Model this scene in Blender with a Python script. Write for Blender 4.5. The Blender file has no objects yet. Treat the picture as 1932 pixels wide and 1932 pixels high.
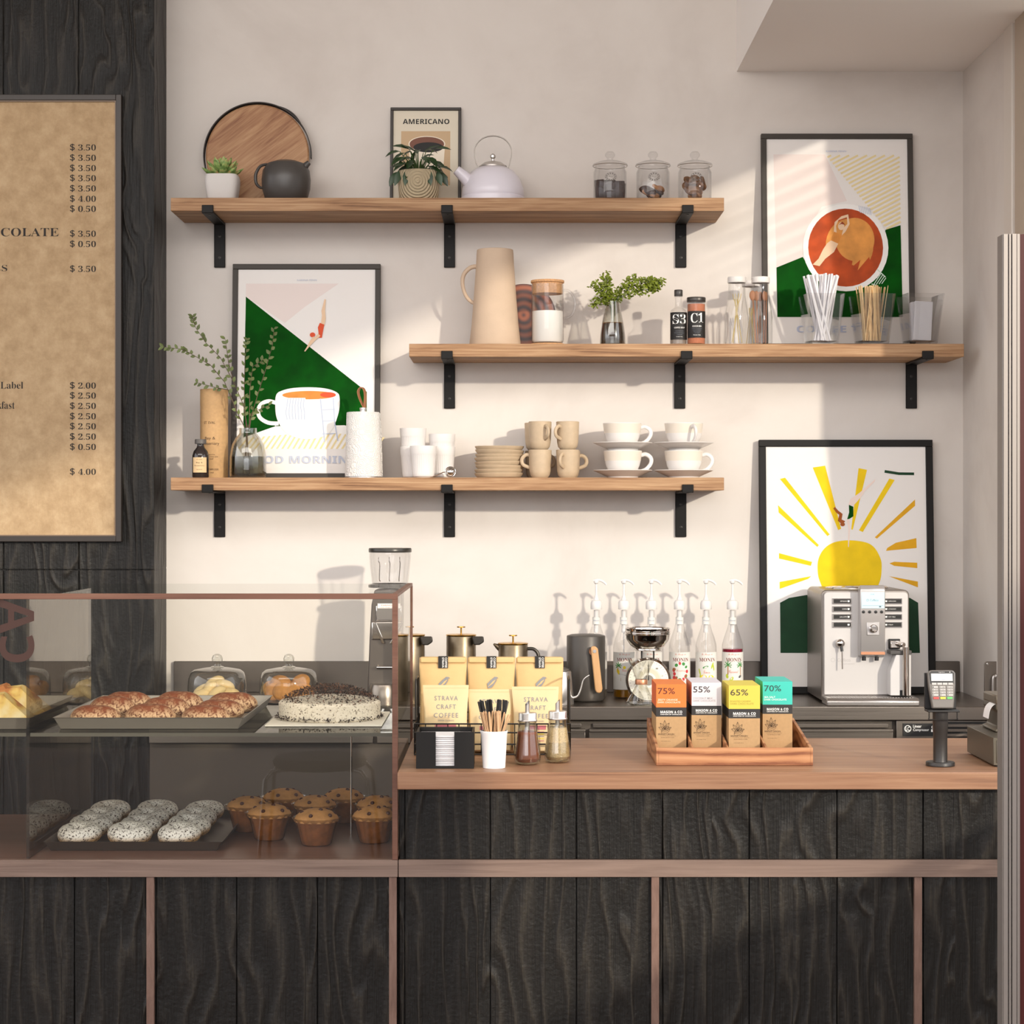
import bpy, bmesh, math, random
from mathutils import Vector, Matrix, Euler
sc = bpy.context.scene
C = sc.collection
PI = math.pi
CZ = 1.404
F = 3700.0

# ---------------------------------------------------------------- camera, world, sun, exposure
cd = bpy.data.cameras.new('camera'); cam = bpy.data.objects.new('camera', cd); C.objects.link(cam)
cam.location = (0, 0, CZ); cam.rotation_euler = (PI/2, 0, 0)
cd.sensor_width = 36; cd.lens = 36*F/1932; cd.clip_start = 0.05; cd.clip_end = 100
sc.camera = cam
w = bpy.data.worlds.new('world'); sc.world = w; w.use_nodes = True
wn = w.node_tree.nodes; wl = w.node_tree.links
bg = wn['Background']; bg.inputs[1].default_value = 2.55
tc = wn.new('ShaderNodeTexCoord'); sx = wn.new('ShaderNodeSeparateXYZ'); cr = wn.new('ShaderNodeValToRGB')
wl.new(tc.outputs['Generated'], sx.inputs[0]); wl.new(sx.outputs[2], cr.inputs[0]); wl.new(cr.outputs[0], bg.inputs[0])
cr.color_ramp.elements[0].position = 0.0; cr.color_ramp.elements[0].color = (.20, .185, .18, 1)
cr.color_ramp.elements[1].position = 0.12; cr.color_ramp.elements[1].color = (.97, .98, 1.03, 1)
sd = bpy.data.lights.new('sun', 'SUN'); sun = bpy.data.objects.new('sun', sd); C.objects.link(sun)
sd.energy = 2.35; sd.color = (1, .90, .76); sd.angle = math.radians(1.6)
SUN = Vector((-.595, 1, -.262))
sun.rotation_euler = SUN.to_track_quat('-Z', 'Y').to_euler(); sun.location = (4, -4, 4)
ad = bpy.data.lights.new('front_fill', 'AREA'); al = bpy.data.objects.new('front_fill', ad); C.objects.link(al)  # unseen soft fill light, added behind the camera
ad.shape = 'RECTANGLE'; ad.size = 5; ad.size_y = 2.0; ad.energy = 90; ad.color = (.97, .98, 1.0)
al.location = (-1.2, -3.6, 2.3); al.rotation_euler = (PI/2+.12, 0, 0)
ld = bpy.data.lights.new('wall_wash_fill', 'AREA'); lo = bpy.data.objects.new('wall_wash_fill', ld); C.objects.link(lo)  # added wash light out of view, brightens the upper back wall
ld.shape = 'RECTANGLE'; ld.size = 4.2; ld.size_y = 1.0; ld.energy = 66; ld.color = (1, .965, .93)
lo.location = (-.6, 2.7, 3.1); lo.rotation_euler = (math.radians(62), 0, 0)
sc.view_settings.view_transform = 'Standard'; sc.view_settings.look = 'None'
sc.view_settings.exposure = 0.12; sc.view_settings.gamma = 1.0; sc.view_settings.use_curve_mapping = False
sc.cycles.transparent_max_bounces = 24; sc.cycles.max_bounces = 12

# ---------------------------------------------------------------- helpers
def PX(px, D): return (px-966)/F*D
def PZ(py, D): return CZ-(py-966)/F*D
def lin(h):
    if not isinstance(h, str): return h
    h = h.lstrip('#'); r = []
    for i in (0, 2, 4):
        c = int(h[i:i+2], 16)/255
        r.append(c/12.92 if c <= .04045 else ((c+.055)/1.055)**2.4)
    return tuple(r)
MC = {}
def mat(name, col='#808080', rough=.5, metal=0., spec=.5, trans=0., sss=0, bump=0, bscale=200, var=0, vscale=8, coat=0, emit=0):
    if name in MC: return MC[name]
    m = bpy.data.materials.new(name); m.use_nodes = True; nt = m.node_tree; n = nt.nodes; l = nt.links
    p = n['Principled BSDF']; c = lin(col)
    p.inputs['Base Color'].default_value = (*c, 1); p.inputs['Roughness'].default_value = rough
    p.inputs['Metallic'].default_value = metal; p.inputs['Specular IOR Level'].default_value = spec
    p.inputs['Coat Weight'].default_value = coat
    if trans: p.inputs['Transmission Weight'].default_value = trans
    if emit: p.inputs['Emission Color'].default_value = (*c, 1); p.inputs['Emission Strength'].default_value = emit
    t = n.new('ShaderNodeTexCoord')
    if var:
        no = n.new('ShaderNodeTexNoise'); no.inputs['Scale'].default_value = vscale; no.inputs['Detail'].default_value = 6
        l.new(t.outputs['Object'], no.inputs['Vector'])
        r = n.new('ShaderNodeValToRGB'); r.color_ramp.elements[0].position = .3; r.color_ramp.elements[1].position = .7
        r.color_ramp.elements[0].color = (*[max(0, x*(1-var)) for x in c], 1); r.color_ramp.elements[1].color = (*[min(1, x*(1+var)) for x in c], 1)
        l.new(no.outputs[0], r.inputs[0]); l.new(r.outputs[0], p.inputs['Base Color'])
    if bump:
        no = n.new('ShaderNodeTexNoise'); no.inputs['Scale'].default_value = bscale; no.inputs['Detail'].default_value = 4
        l.new(t.outputs['Object'], no.inputs['Vector'])
        b = n.new('ShaderNodeBump'); b.inputs['Strength'].default_value = bump; b.inputs['Distance'].default_value = .002
        l.new(no.outputs[0], b.inputs['Height']); l.new(b.outputs[0], p.inputs['Normal'])
    MC[name] = m; return m

def ramp_node(n, stops):
    r = n.new('ShaderNodeValToRGB'); e = r.color_ramp.elements
    while len(e) < len(stops): e.new(.5)
    for i, (p, c) in enumerate(stops):
        e[i].position = p; c = lin(c); e[i].color = (*c[:3], 1)
    return r

def wood(name, stops, along='x', fine=60, long=1.6, rough=.5, bump=.25, dist=1.2, spec=.35, rings=0.0):
    if name in MC: return MC[name]
    m = bpy.data.materials.new(name); m.use_nodes = True; n = m.node_tree.nodes; l = m.node_tree.links; p = n['Principled BSDF']
    t = n.new('ShaderNodeTexCoord'); mp = n.new('ShaderNodeMapping')
    s = [fine]*3; s['xyz'.index(along)] = long; mp.inputs['Scale'].default_value = s
    l.new(t.outputs['Object'], mp.inputs['Vector'])
    a = n.new('ShaderNodeTexNoise'); a.inputs['Scale'].default_value = 1; a.inputs['Detail'].default_value = 8; a.inputs['Distortion'].default_value = dist; a.inputs['Roughness'].default_value = .62
    l.new(mp.outputs[0], a.inputs['Vector'])
    m2 = n.new('ShaderNodeMapping'); s2 = [fine*.22]*3; s2['xyz'.index(along)] = long*.8; m2.inputs['Scale'].default_value = s2
    l.new(t.outputs['Object'], m2.inputs['Vector'])
    b = n.new('ShaderNodeTexNoise'); b.inputs['Scale'].default_value = 1; b.inputs['Detail'].default_value = 3; b.inputs['Distortion'].default_value = .6
    l.new(m2.outputs[0], b.inputs['Vector'])
    mx = n.new('ShaderNodeMix'); mx.inputs[0].default_value = .45
    l.new(a.outputs[0], mx.inputs[2]); l.new(b.outputs[0], mx.inputs[3])
    src = mx.outputs[0]
    if rings:
        wv = n.new('ShaderNodeTexWave'); wv.wave_type = 'BANDS'; wv.bands_direction = 'Z' if along != 'z' else 'X'
        wv.inputs['Scale'].default_value = rings; wv.inputs['Distortion'].default_value = 9; wv.inputs['Detail'].default_value = 2; wv.inputs['Detail Scale'].default_value = .7
        m3 = n.new('ShaderNodeMapping'); s3 = [1, 1, 1]; s3['xyz'.index(along)] = .22; m3.inputs['Scale'].default_value = s3
        l.new(t.outputs['Object'], m3.inputs['Vector']); l.new(m3.outputs[0], wv.inputs['Vector'])
        m4 = n.new('ShaderNodeMix'); m4.inputs[0].default_value = .35; l.new(src, m4.inputs[2]); l.new(wv.outputs[1], m4.inputs[3]); src = m4.outputs[0]
    r = ramp_node(n, stops); l.new(src, r.inputs[0]); l.new(r.outputs[0], p.inputs['Base Color'])
    p.inputs['Roughness'].default_value = rough; p.inputs['Specular IOR Level'].default_value = spec
    bp = n.new('ShaderNodeBump'); bp.inputs['Strength'].default_value = bump; bp.inputs['Distance'].default_value = .002
    l.new(a.outputs[0], bp.inputs['Height']); l.new(bp.outputs[0], p.inputs['Normal'])
    MC[name] = m; return m

def charred(name, x0, pitch):
    m = bpy.data.materials.new(name); m.use_nodes = True; n = m.node_tree.nodes; l = m.node_tree.links; p = n['Principled BSDF']
    t = n.new('ShaderNodeTexCoord'); s = n.new('ShaderNodeSeparateXYZ'); l.new(t.outputs['Object'], s.inputs[0])
    def M(op, a, b=None):
        q = n.new('ShaderNodeMath'); q.operation = op
        for i, v in enumerate((a, b)):
            if v is None: continue
            if isinstance(v, (int, float)): q.inputs[i].default_value = v
            else: l.new(v, q.inputs[i])
        return q.outputs[0]
    idx = M('FLOOR', M('DIVIDE', M('SUBTRACT', s.outputs[0], x0), pitch))
    off = M('MULTIPLY', idx, 3.71)
    cb = n.new('ShaderNodeCombineXYZ'); l.new(s.outputs[0], cb.inputs[0]); l.new(M('ADD', s.outputs[1], off), cb.inputs[1]); l.new(s.outputs[2], cb.inputs[2])
    # knots bend the growth rings: wave bands across the plank, warped by a slow noise
    wp = n.new('ShaderNodeMapping'); wp.inputs['Scale'].default_value = (9, 5, 2.2); l.new(cb.outputs[0], wp.inputs[0])
    wn_ = n.new('ShaderNodeTexNoise'); wn_.inputs['Scale'].default_value = 1; wn_.inputs['Detail'].default_value = 2; wn_.inputs['Distortion'].default_value = .8; l.new(wp.outputs[0], wn_.inputs['Vector'])
    g = M('ADD', M('MULTIPLY', s.outputs[0], 150), M('MULTIPLY', wn_.outputs[0], 30))
    ring = M('ADD', M('MULTIPLY', M('SINE', g), .5), .5)
    mp = n.new('ShaderNodeMapping'); mp.inputs['Scale'].default_value = (300, 60, 9); l.new(cb.outputs[0], mp.inputs[0])
    a = n.new('ShaderNodeTexNoise'); a.inputs['Scale'].default_value = 1; a.inputs['Detail'].default_value = 5; l.new(mp.outputs[0], a.inputs['Vector'])
    f = n.new('ShaderNodeTexNoise'); f.inputs['Scale'].default_value = 120; f.inputs['Detail'].default_value = 3; l.new(cb.outputs[0], f.inputs['Vector'])
    h = M('ADD', M('MULTIPLY', M('POWER', ring, 2.0), .75), M('ADD', M('MULTIPLY', a.outputs[0], .6), M('MULTIPLY', f.outputs[0], .3)))
    bp = n.new('ShaderNodeBump'); bp.inputs['Strength'].default_value = .9; bp.inputs['Distance'].default_value = .004; l.new(h, bp.inputs['Height']); l.new(bp.outputs[0], p.inputs['Normal'])
    r = ramp_node(n, [(.35, (.009, .0078, .0064)), (.8, (.018, .0152, .0125)), (1, (.036, .030, .022))]); l.new(M('MULTIPLY', h, .75), r.inputs[0]); l.new(r.outputs[0], p.inputs['Base Color'])
    p.inputs['Roughness'].default_value = .45; p.inputs['Specular IOR Level'].default_value = .24
    MC[name] = m; return m

def glass(name, tint='#ffffff', f0=.045, gain=.85, rough=.02, power=5):
    """thin-walled glass: clear, with an angle-dependent reflection"""
    if name in MC: return MC[name]
    m = bpy.data.materials.new(name); m.use_nodes = True; n = m.node_tree.nodes; l = m.node_tree.links
    n.remove(n['Principled BSDF']); o = n['Material Output']
    tr = n.new('ShaderNodeBsdfTransparent'); tr.inputs[0].default_value = (*lin(tint), 1)
    gl = n.new('ShaderNodeBsdfGlossy'); gl.inputs['Roughness'].default_value = rough
    lw = n.new('ShaderNodeLayerWeight'); lw.inputs[0].default_value = .5
    pw = n.new('ShaderNodeMath'); pw.operation = 'POWER'; pw.inputs[1].default_value = power; l.new(lw.outputs['Facing'], pw.inputs[0])
    mu = n.new('ShaderNodeMath'); mu.operation = 'MULTIPLY_ADD'; mu.inputs[1].default_value = gain; mu.inputs[2].default_value = f0; l.new(pw.outputs[0], mu.inputs[0])
    mx = n.new('ShaderNodeMixShader'); l.new(mu.outputs[0], mx.inputs[0]); l.new(tr.outputs[0], mx.inputs[1]); l.new(gl.outputs[0], mx.inputs[2]); l.new(mx.outputs[0], o.inputs[0])
    MC[name] = m; return m

def steel(name, col='#8d8680', rough=.32, along='x', strength=.05):
    m = mat(name, col, rough, 1.0); n = m.node_tree.nodes; l = m.node_tree.links; p = n['Principled BSDF']
    t = n.new('ShaderNodeTexCoord'); mp = n.new('ShaderNodeMapping'); s = [500]*3; s['xyz'.index(along)] = 3; mp.inputs['Scale'].default_value = s
    no = n.new('ShaderNodeTexNoise'); no.inputs['Scale'].default_value = 1; l.new(t.outputs['Object'], mp.inputs[0]); l.new(mp.outputs[0], no.inputs['Vector'])
    mr = n.new('ShaderNodeMapRange'); mr.inputs['To Min'].default_value = rough*.8; mr.inputs['To Max'].default_value = rough*1.25; l.new(no.outputs[0], mr.inputs[0]); l.new(mr.outputs[0], p.inputs['Roughness'])
    return m

BSANS = lambda s: ''.join(chr(0x1D7EC+ord(c)-48) if c.isdigit() else chr(0x1D5D4+ord(c)-65) if 'A' <= c <= 'Z' else c for c in s)
BSERIF = lambda s: ''.join(chr(0x1D7CE+ord(c)-48) if c.isdigit() else chr(0x1D400+ord(c)-65) if 'A' <= c <= 'Z' else chr(0x1D41A+ord(c)-97) if 'a' <= c <= 'z' else c for c in s)
SCRIPT = lambda s: ''.join(chr(0x1D4D0+ord(c)-65) if 'A' <= c <= 'Z' else chr(0x1D4EA+ord(c)-97) if 'a' <= c <= 'z' else c for c in s)
TC_ = {}
def glyphs(s, off=0.0, space=1.0):
    k = (s, off, space)
    if k not in TC_:
        c = bpy.data.curves.new('t', 'FONT'); c.body = s; c.size = 1; c.offset = off; c.space_character = space; c.resolution_u = 3
        o = bpy.data.objects.new('t', c); me = bpy.data.meshes.new_from_object(o)
        vs = [(v.co.x, v.co.y) for v in me.vertices]; fs = [tuple(q.vertices) for q in me.polygons]
        bpy.data.objects.remove(o); bpy.data.curves.remove(c); bpy.data.meshes.remove(me)
        TC_[k] = (vs, fs)
    return TC_[k]

def spline(pts, R=None, k=4):
    """Catmull-Rom refinement of an open path"""
    P = [Vector(p) for p in pts]; n = len(P); out = []; ro = []
    for i in range(n-1):
        a, b, c, d = P[max(0, i-1)], P[i], P[i+1], P[min(n-1, i+2)]
        for j in range(k):
            t = j/k; out.append(.5*((2*b)+(c-a)*t+(2*a-5*b+4*c-d)*t*t+(3*b-a-3*c+d)*t**3))
            if R: ro.append(R[i]+(R[i+1]-R[i])*t)
    out.append(P[-1])
    if R: ro.append(R[-1])
    return out, ro
def smooth_poly(pts, k=4):
    P = [Vector((x, y)) for x, y in pts]; n = len(P); out = []
    for i in range(n):
        a, b, c, d = P[i-1], P[i], P[(i+1) % n], P[(i+2) % n]
        for j in range(k):
            t = j/k; q = .5*((2*b)+(c-a)*t+(2*a-5*b+4*c-d)*t*t+(3*b-a-3*c+d)*t**3); out.append((q.x, q.y))
    return out

class MB:
    def __init__(s): s.v = []; s.f = []; s.m = []; s.k = 0
    def add(s, vs, fs, m=None):
        b = len(s.v); s.v += [tuple(v) for v in vs]; s.f += [tuple(b+i for i in f) for f in fs]; s.m += [s.k if m is None else m]*len(fs); return s
    def box(s, x0, x1, y0, y1, z0, z1, m=None):
        return s.add([(x, y, z) for z in (z0, z1) for y in (y0, y1) for x in (x0, x1)],
                     [(0, 2, 3, 1), (4, 5, 7, 6), (0, 1, 5, 4), (2, 6, 7, 3), (0, 4, 6, 2), (1, 3, 7, 5)], m)
    def lathe(s, pr, seg=32, cx=0, cy=0, m=None, mod=None, sy=1):
        vs = []; fs = []; idx = []
        for (r, z) in pr:
            if r < 1e-6: idx.append([len(vs)]); vs.append((cx, cy, z))
            else:
                row = []
                for i in range(seg):
                    a = 2*PI*i/seg; rr = r*(mod(a, z) if mod else 1)
                    row.append(len(vs)); vs.append((cx+rr*math.cos(a), cy+rr*math.sin(a)*sy, z))
                idx.append(row)
        for a, b in zip(idx, idx[1:]):
            for i in range(seg):
                j = (i+1) % seg
                if len(a) == 1 and len(b) == 1: continue
                if len(a) == 1: fs.append((a[0], b[i], b[j]) if True else None)
                elif len(b) == 1: fs.append((a[i], a[j], b[0]))
                else: fs.append((a[i], a[j], b[j], b[i]))
        return s.add(vs, fs, m)
    def tube(s, pts, r, seg=8, closed=False, m=None, flat=1.0):
        pts = [Vector(p) for p in pts]; n = len(pts); R = list(r) if isinstance(r, (list, tuple)) else [r]*n
        if not closed and 5 <= n <= 12: pts, R = spline(pts, R); n = len(pts)
        T = []
        for i in range(n):
            a = pts[(i-1) % n] if (closed or i > 0) else pts[i]; b = pts[(i+1) % n] if (closed or i < n-1) else pts[i]
            T.append((b-a).normalized())
        u = T[0].orthogonal().normalized() if abs(T[0].z) > .9 else T[0].cross(Vector((0, 0, 1))).normalized()
        vs = []
        for i in range(n):
            u = (u-T[i]*u.dot(T[i])).normalized(); w_ = T[i].cross(u)
            for k in range(seg):
                a = 2*PI*k/seg; vs.append(pts[i]+R[i]*(u*math.cos(a)+w_*math.sin(a)*flat))
        fs = []
        for i in range(n if closed else n-1):
            j = (i+1) % n
            for k in range(seg):
                q = (k+1) % seg; fs.append((i*seg+k, i*seg+q, j*seg+q, j*seg+k))
        if not closed: fs += [tuple(range(seg))[::-1], tuple((n-1)*seg+k for k in range(seg))]
        return s.add(vs, fs, m)
    def ribbon(s, pts, wdt, th, up=(0, 0, 1), m=None):
        """flat strap: rectangular section swept along pts"""
        pts = [Vector(p) for p in pts]
        if 5 <= len(pts) <= 12: pts = spline(pts)[0]
        n = len(pts); vs = []; fs = []; wv = Vector(up)
        for i in range(n):
            t = (pts[min(i+1, n-1)]-pts[max(i-1, 0)]).normalized(); nn = t.cross(wv).normalized()
            for a, b in ((-1, -1), (1, -1), (1, 1), (-1, 1)): vs.append(pts[i]+wv*(a*wdt/2)+nn*(b*th/2))
        for i in range(n-1):
            for k in range(4):
                q = (k+1) % 4; fs.append((i*4+k, i*4+q, i*4+4+q, i*4+4+k))
        fs += [(3, 2, 1, 0), tuple((n-1)*4+k for k in range(4))]
        return s.add(vs, fs, m)
    def prism(s, poly, a, b, ax='y', m=None):
        """poly of 2D points extruded between a and b along ax"""
        n = len(poly)
        def P(p, t): return (p[0], t, p[1]) if ax == 'y' else (t, p[0], p[1]) if ax == 'x' else (p[0], p[1], t)
        vs = [P(p, a) for p in poly]+[P(p, b) for p in poly]
        fs = [tuple(range(n)), tuple(range(2*n-1, n-1, -1))]+[(i, i+n, (i+1) % n+n, (i+1) % n) for i in range(n)]
        return s.add(vs, fs, m)
    def flat(s, poly, y=0, m=None): return s.add([(p[0], y, p[1]) for p in poly], [tuple(range(len(poly)))], m)
    def disc(s, cx, cz, r, y=0, m=None, seg=32, rz=None, a0=0, a1=2*PI):
        rz = rz or r; full = abs(a1-a0-2*PI) < 1e-6
        return s.flat([(cx+r*math.cos(a0+(a1-a0)*i/(seg if full else seg-1)), cz+rz*math.sin(a0+(a1-a0)*i/(seg if full else seg-1))) for i in range(seg)], y, m)
    def ring(s, cx, cz, r0, r1, y=0, m=None, seg=32, k=1.0, a0=0, a1=2*PI):
        for i in range(seg):
            a = a0+(a1-a0)*i/seg; b = a0+(a1-a0)*(i+1)/seg
            s.add([(cx+r*math.cos(t), y, cz+k*r*math.sin(t)) for r, t in ((r0, a), (r1, a), (r1, b), (r0, b))], [(0, 1, 2, 3)], m)
        return s
    def ball(s, c, rx, ry=None, rz=None, seg=20, rings=12, m=None, fn=None):
        ry = ry or rx; rz = rz or rx; vs = [(c[0], c[1], c[2]-rz)]
        for i in range(1, rings):
            p = -PI/2+PI*i/rings
            for k in range(seg):
                a = 2*PI*k/seg; vs.append((c[0]+rx*math.cos(p)*math.cos(a), c[1]+ry*math.cos(p)*math.sin(a), c[2]+rz*math.sin(p)))
        vs.append((c[0], c[1], c[2]+rz)); top = len(vs)-1; fs = []
        for k in range(seg): fs.append((0, 1+(k+1) % seg, 1+k)); fs.append((top, top-seg+k, top-seg+(k+1) % seg))
        for i in range(rings-2):
            for k in range(seg): fs.append((1+i*seg+k, 1+i*seg+(k+1) % seg, 1+(i+1)*seg+(k+1) % seg, 1+(i+1)*seg+k))
        if fn: vs = [fn(v) for v in vs]
        return s.add(vs, fs, m)
    def text(s, t, x0, x1, z0, z1, y=0, m=None, off=0.0, wrap=None, keep=False, space=1.0, fn=None):
        vs, fs = glyphs(t, off, space)
        if not vs: return s
        ax, bx = min(v[0] for v in vs), max(v[0] for v in vs); az, bz = min(v[1] for v in vs), max(v[1] for v in vs)
        kx = (x1-x0)/(bx-ax); kz = (z1-z0)/max(1e-6, bz-az)
        if keep: kz = kx; zc = (z0+z1)/2; z0 = zc-(bz-az)*kz/2
        out = []
        for v in vs:
            X = x0+(v[0]-ax)*kx; Z = z0+(v[1]-az)*kz
            if wrap: out.append((wrap*math.sin(X/wrap), -wrap*math.cos(X/wrap), Z))
            elif fn: out.append(fn(X, Z))
            else: out.append((X, y, Z))
        return s.add(out, fs, m)
    def wrapquad(s, R, x0, x1, z0, z1, m=None, seg=16):
        vs = []; fs = []
        for i in range(seg+1):
            a = (x0+(x1-x0)*i/seg)/R
            vs += [(R*math.sin(a), -R*math.cos(a), z0), (R*math.sin(a), -R*math.cos(a), z1)]
        for i in range(seg): fs.append((2*i, 2*i+2, 2*i+3, 2*i+1))
        return s.add(vs, fs, m)
    def leaf(s, p, d, n, L, W, m=None, curl=.25):
        p, d, n = Vector(p), Vector(d).normalized(), Vector(n); sd_ = d.cross(n).normalized(); n = sd_.cross(d).normalized()
        vs = []; K = [(0, .05), (.22, .75), (.5, 1), (.78, .62), (1, .03)]
        for t, wd in K:
            c = p+d*(L*t)-n*(L*curl*t*t)
            vs += [c-sd_*(W/2*wd)+n*(W*.15*wd), c, c+sd_*(W/2*wd)+n*(W*.15*wd)]
        fs = []
        for i in range(4): fs += [(3*i, 3*i+1, 3*i+4, 3*i+3), (3*i+1, 3*i+2, 3*i+5, 3*i+4)]
        return s.add(vs, fs, m)
    def xf(s, M_):
        s.v = [tuple(M_ @ Vector(v)) for v in s.v]; return s
    def build(s, name, mats, parent=None, smooth=True, bevel=0, angle=35, sub=0, recalc=True, seg=2):
        me = bpy.data.meshes.new(name); me.from_pydata(s.v, [], s.f); me.update()
        if not isinstance(mats, (list, tuple)): mats = [mats]
        for q in mats: me.materials.append(q)
        for pl, mi in zip(me.polygons, s.m): pl.material_index = min(mi, len(mats)-1)
        if recalc:
            b = bmesh.new(); b.from_mesh(me); bmesh.ops.recalc_face_normals(b, faces=b.faces); b.to_mesh(me); b.free()
        if smooth:
            for pl in me.polygons: pl.use_smooth = True
            me.set_sharp_from_angle(angle=math.radians(angle))
        o = bpy.data.objects.new(name, me); C.objects.link(o)
        if parent is not None: o.parent = parent
        if bevel:
            q = o.modifiers.new('b', 'BEVEL'); q.width = bevel; q.segments = seg; q.limit_method = 'ANGLE'; q.angle_limit = math.radians(40)
        if sub:
            q = o.modifiers.new('s', 'SUBSURF'); q.levels = q.render_levels = sub
        return o

def tag(o, label, cat, group=None, kind=None):
    if label: o['label'] = label
    if cat: o['category'] = cat
    if group: o['group'] = group
    if kind: o['kind'] = kind
    return o
def thing(name, label, cat, loc=(0, 0, 0), rz=0, group=None, rot=None):
    o = bpy.data.objects.new(name, None); C.objects.link(o); o.empty_display_size = .05
    o.location = loc; o.rotation_euler = rot or (0, 0, rz); return tag(o, label, cat, group)
def struct(name, mb, m, **k):
    o = mb.build(name, m, **k); o['kind'] = 'structure'; return o
def dup(r, loc, label=None, rz=None, group=None):
    c = r.copy(); C.objects.link(c); c.location = loc
    if rz is not None: c.rotation_euler = (0, 0, rz)
    if label: c['label'] = label
    if group: c['group'] = group
    for ch in list(r.children):
        d = ch.copy(); C.objects.link(d); d.parent = c
        for g in ch.children:
            e = g.copy(); C.objects.link(e); e.parent = d
    return c
def arc(cx, cz, r, a0, a1, n=16, rz=None, y=0):
    return [(cx+r*math.cos(a0+(a1-a0)*i/n), y, cz+(rz or r)*math.sin(a0+(a1-a0)*i/n)) for i in range(n+1)]
rnd = random.Random(7)
ORD = ['first', 'second', 'third', 'fourth', 'fifth', 'sixth', 'seventh', 'eighth', 'ninth', 'tenth']

# ---------------------------------------------------------------- materials
def plaster():
    m = mat('plaster', '#dfd3c6', .9, 0, .2); n = m.node_tree.nodes; l = m.node_tree.links; p = n['Principled BSDF']
    t = n.new('ShaderNodeTexCoord'); a = n.new('ShaderNodeTexNoise'); a.inputs['Scale'].default_value = 2.2; a.inputs['Detail'].default_value = 7; a.inputs['Roughness'].default_value = .6; a.inputs['Distortion'].default_value = .5
    l.new(t.outputs['Object'], a.inputs['Vector'])
    r = ramp_node(n, [(.32, (.64, .583, .535)), (.5, (.70, .645, .595)), (.7, (.74, .69, .64))]); l.new(a.outputs[0], r.inputs[0]); l.new(r.outputs[0], p.inputs['Base Color'])
    b = n.new('ShaderNodeBump'); b.inputs['Strength'].default_value = .12; b.inputs['Distance'].default_value = .004; f = n.new('ShaderNodeTexNoise'); f.inputs['Scale'].default_value = 14; f.inputs['Detail'].default_value = 8
    l.new(t.outputs['Object'], f.inputs['Vector']); l.new(f.outputs[0], b.inputs['Height']); l.new(b.outputs[0], p.inputs['Normal']); return m
PLASTER = plaster()
SHELFW = wood('shelf_oak', [(.36, '#6b4a33'), (.44, '#96704f'), (.52, '#a98360'), (.66, '#c2a07a')], 'x', 210, 4.5, .6, .5, .7)
COUNTERW = wood('counter_wood', [(.34, '#74533f'), (.46, '#8d664c'), (.58, '#9c765a'), (.74, '#ae8a6b')], 'x', 90, 2.5, .42, .2, 1.2)
RAILW = wood('rail_wood', [(.28, '#665248'), (.5, '#7d685c'), (.75, '#90796c')], 'x', 110, 3, .55, .2)
POSTW = wood('post_wood', [(.28, '#5e473d'), (.5, '#745a4e'), (.75, '#856b5f')], 'z', 90, 14, .55, .2, 2)
TRAYW = wood('tray_oak', [(.30, '#7d4a2f'), (.42, '#a46f4a'), (.6, '#b58159'), (.8, '#c4946c')], 'x', 60, 6, .5, .3, 2.5, rings=16)
BOARDW = wood('board_walnut', [(.34, '#80543a'), (.46, '#a07452'), (.56, '#b18863'), (.7, '#c29c78')], 'z', 75, 6, .5, .15, 1.6)
CHAR = charred('charred_planks', -2.0, .1595)
BLACKM = mat('black_metal', '#14110f', .5, 0, .2)
STEEL = steel('brushed_steel', '#8a8178', .30)
STEELD = steel('dark_steel', '#6d655e', .38)
CHROME = mat('chrome', '#d8d2cc', .08, 1.0)
SILVER = mat('satin_silver', '#c9c4bf', .28, .9)
WHITEC = mat('white_ceramic', '#e6e1dd', .25, 0, .5)
BEIGEC = mat('beige_ceramic', '#bfa98d', .5, 0, .4, var=.06, vscale=60)
GLASS = glass('clear_glass', '#f2f2ef', .06, .9, .02, 2.3); PANE = glass('case_pane', '#f6f5f0', .035, .8, .0); JARG = glass('jar_glass', '#fafafa', .03, .9, .02, 3.5)
BLK = mat('ink_black', '#14110f', .6); WHT = mat('white_print', '#f4f1ec', .6); PAPERW = mat('paper_white', '#efecea', .8)
KRAFT = mat('kraft', '#c8a070', .75, var=.07, vscale=120, bump=.1, bscale=300)
GREY = mat('grey_ink', '#8f97ab', .7)
FRAMEB = mat('frame_black', '#1c1a18', .5, 0, .2); FRAMEG = mat('frame_dark_grey', '#45403b', .5, 0, .25)
GREEN = mat('art_green', '#014706', .75, spec=.12, var=.35, vscale=14)
LEAFG = mat('leaf_green', '#2c4a1a', .5, var=.3, vscale=40)
BRASS = mat('brass', '#c99a45', .2, 1.0)
CORK = mat('cork', '#c39468', .8, var=.3, vscale=350)
WATER = glass('water_tint', '#b9b8a8', .03, .4)
RUBBER = mat('black_plastic', '#1a1817', .35)

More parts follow.
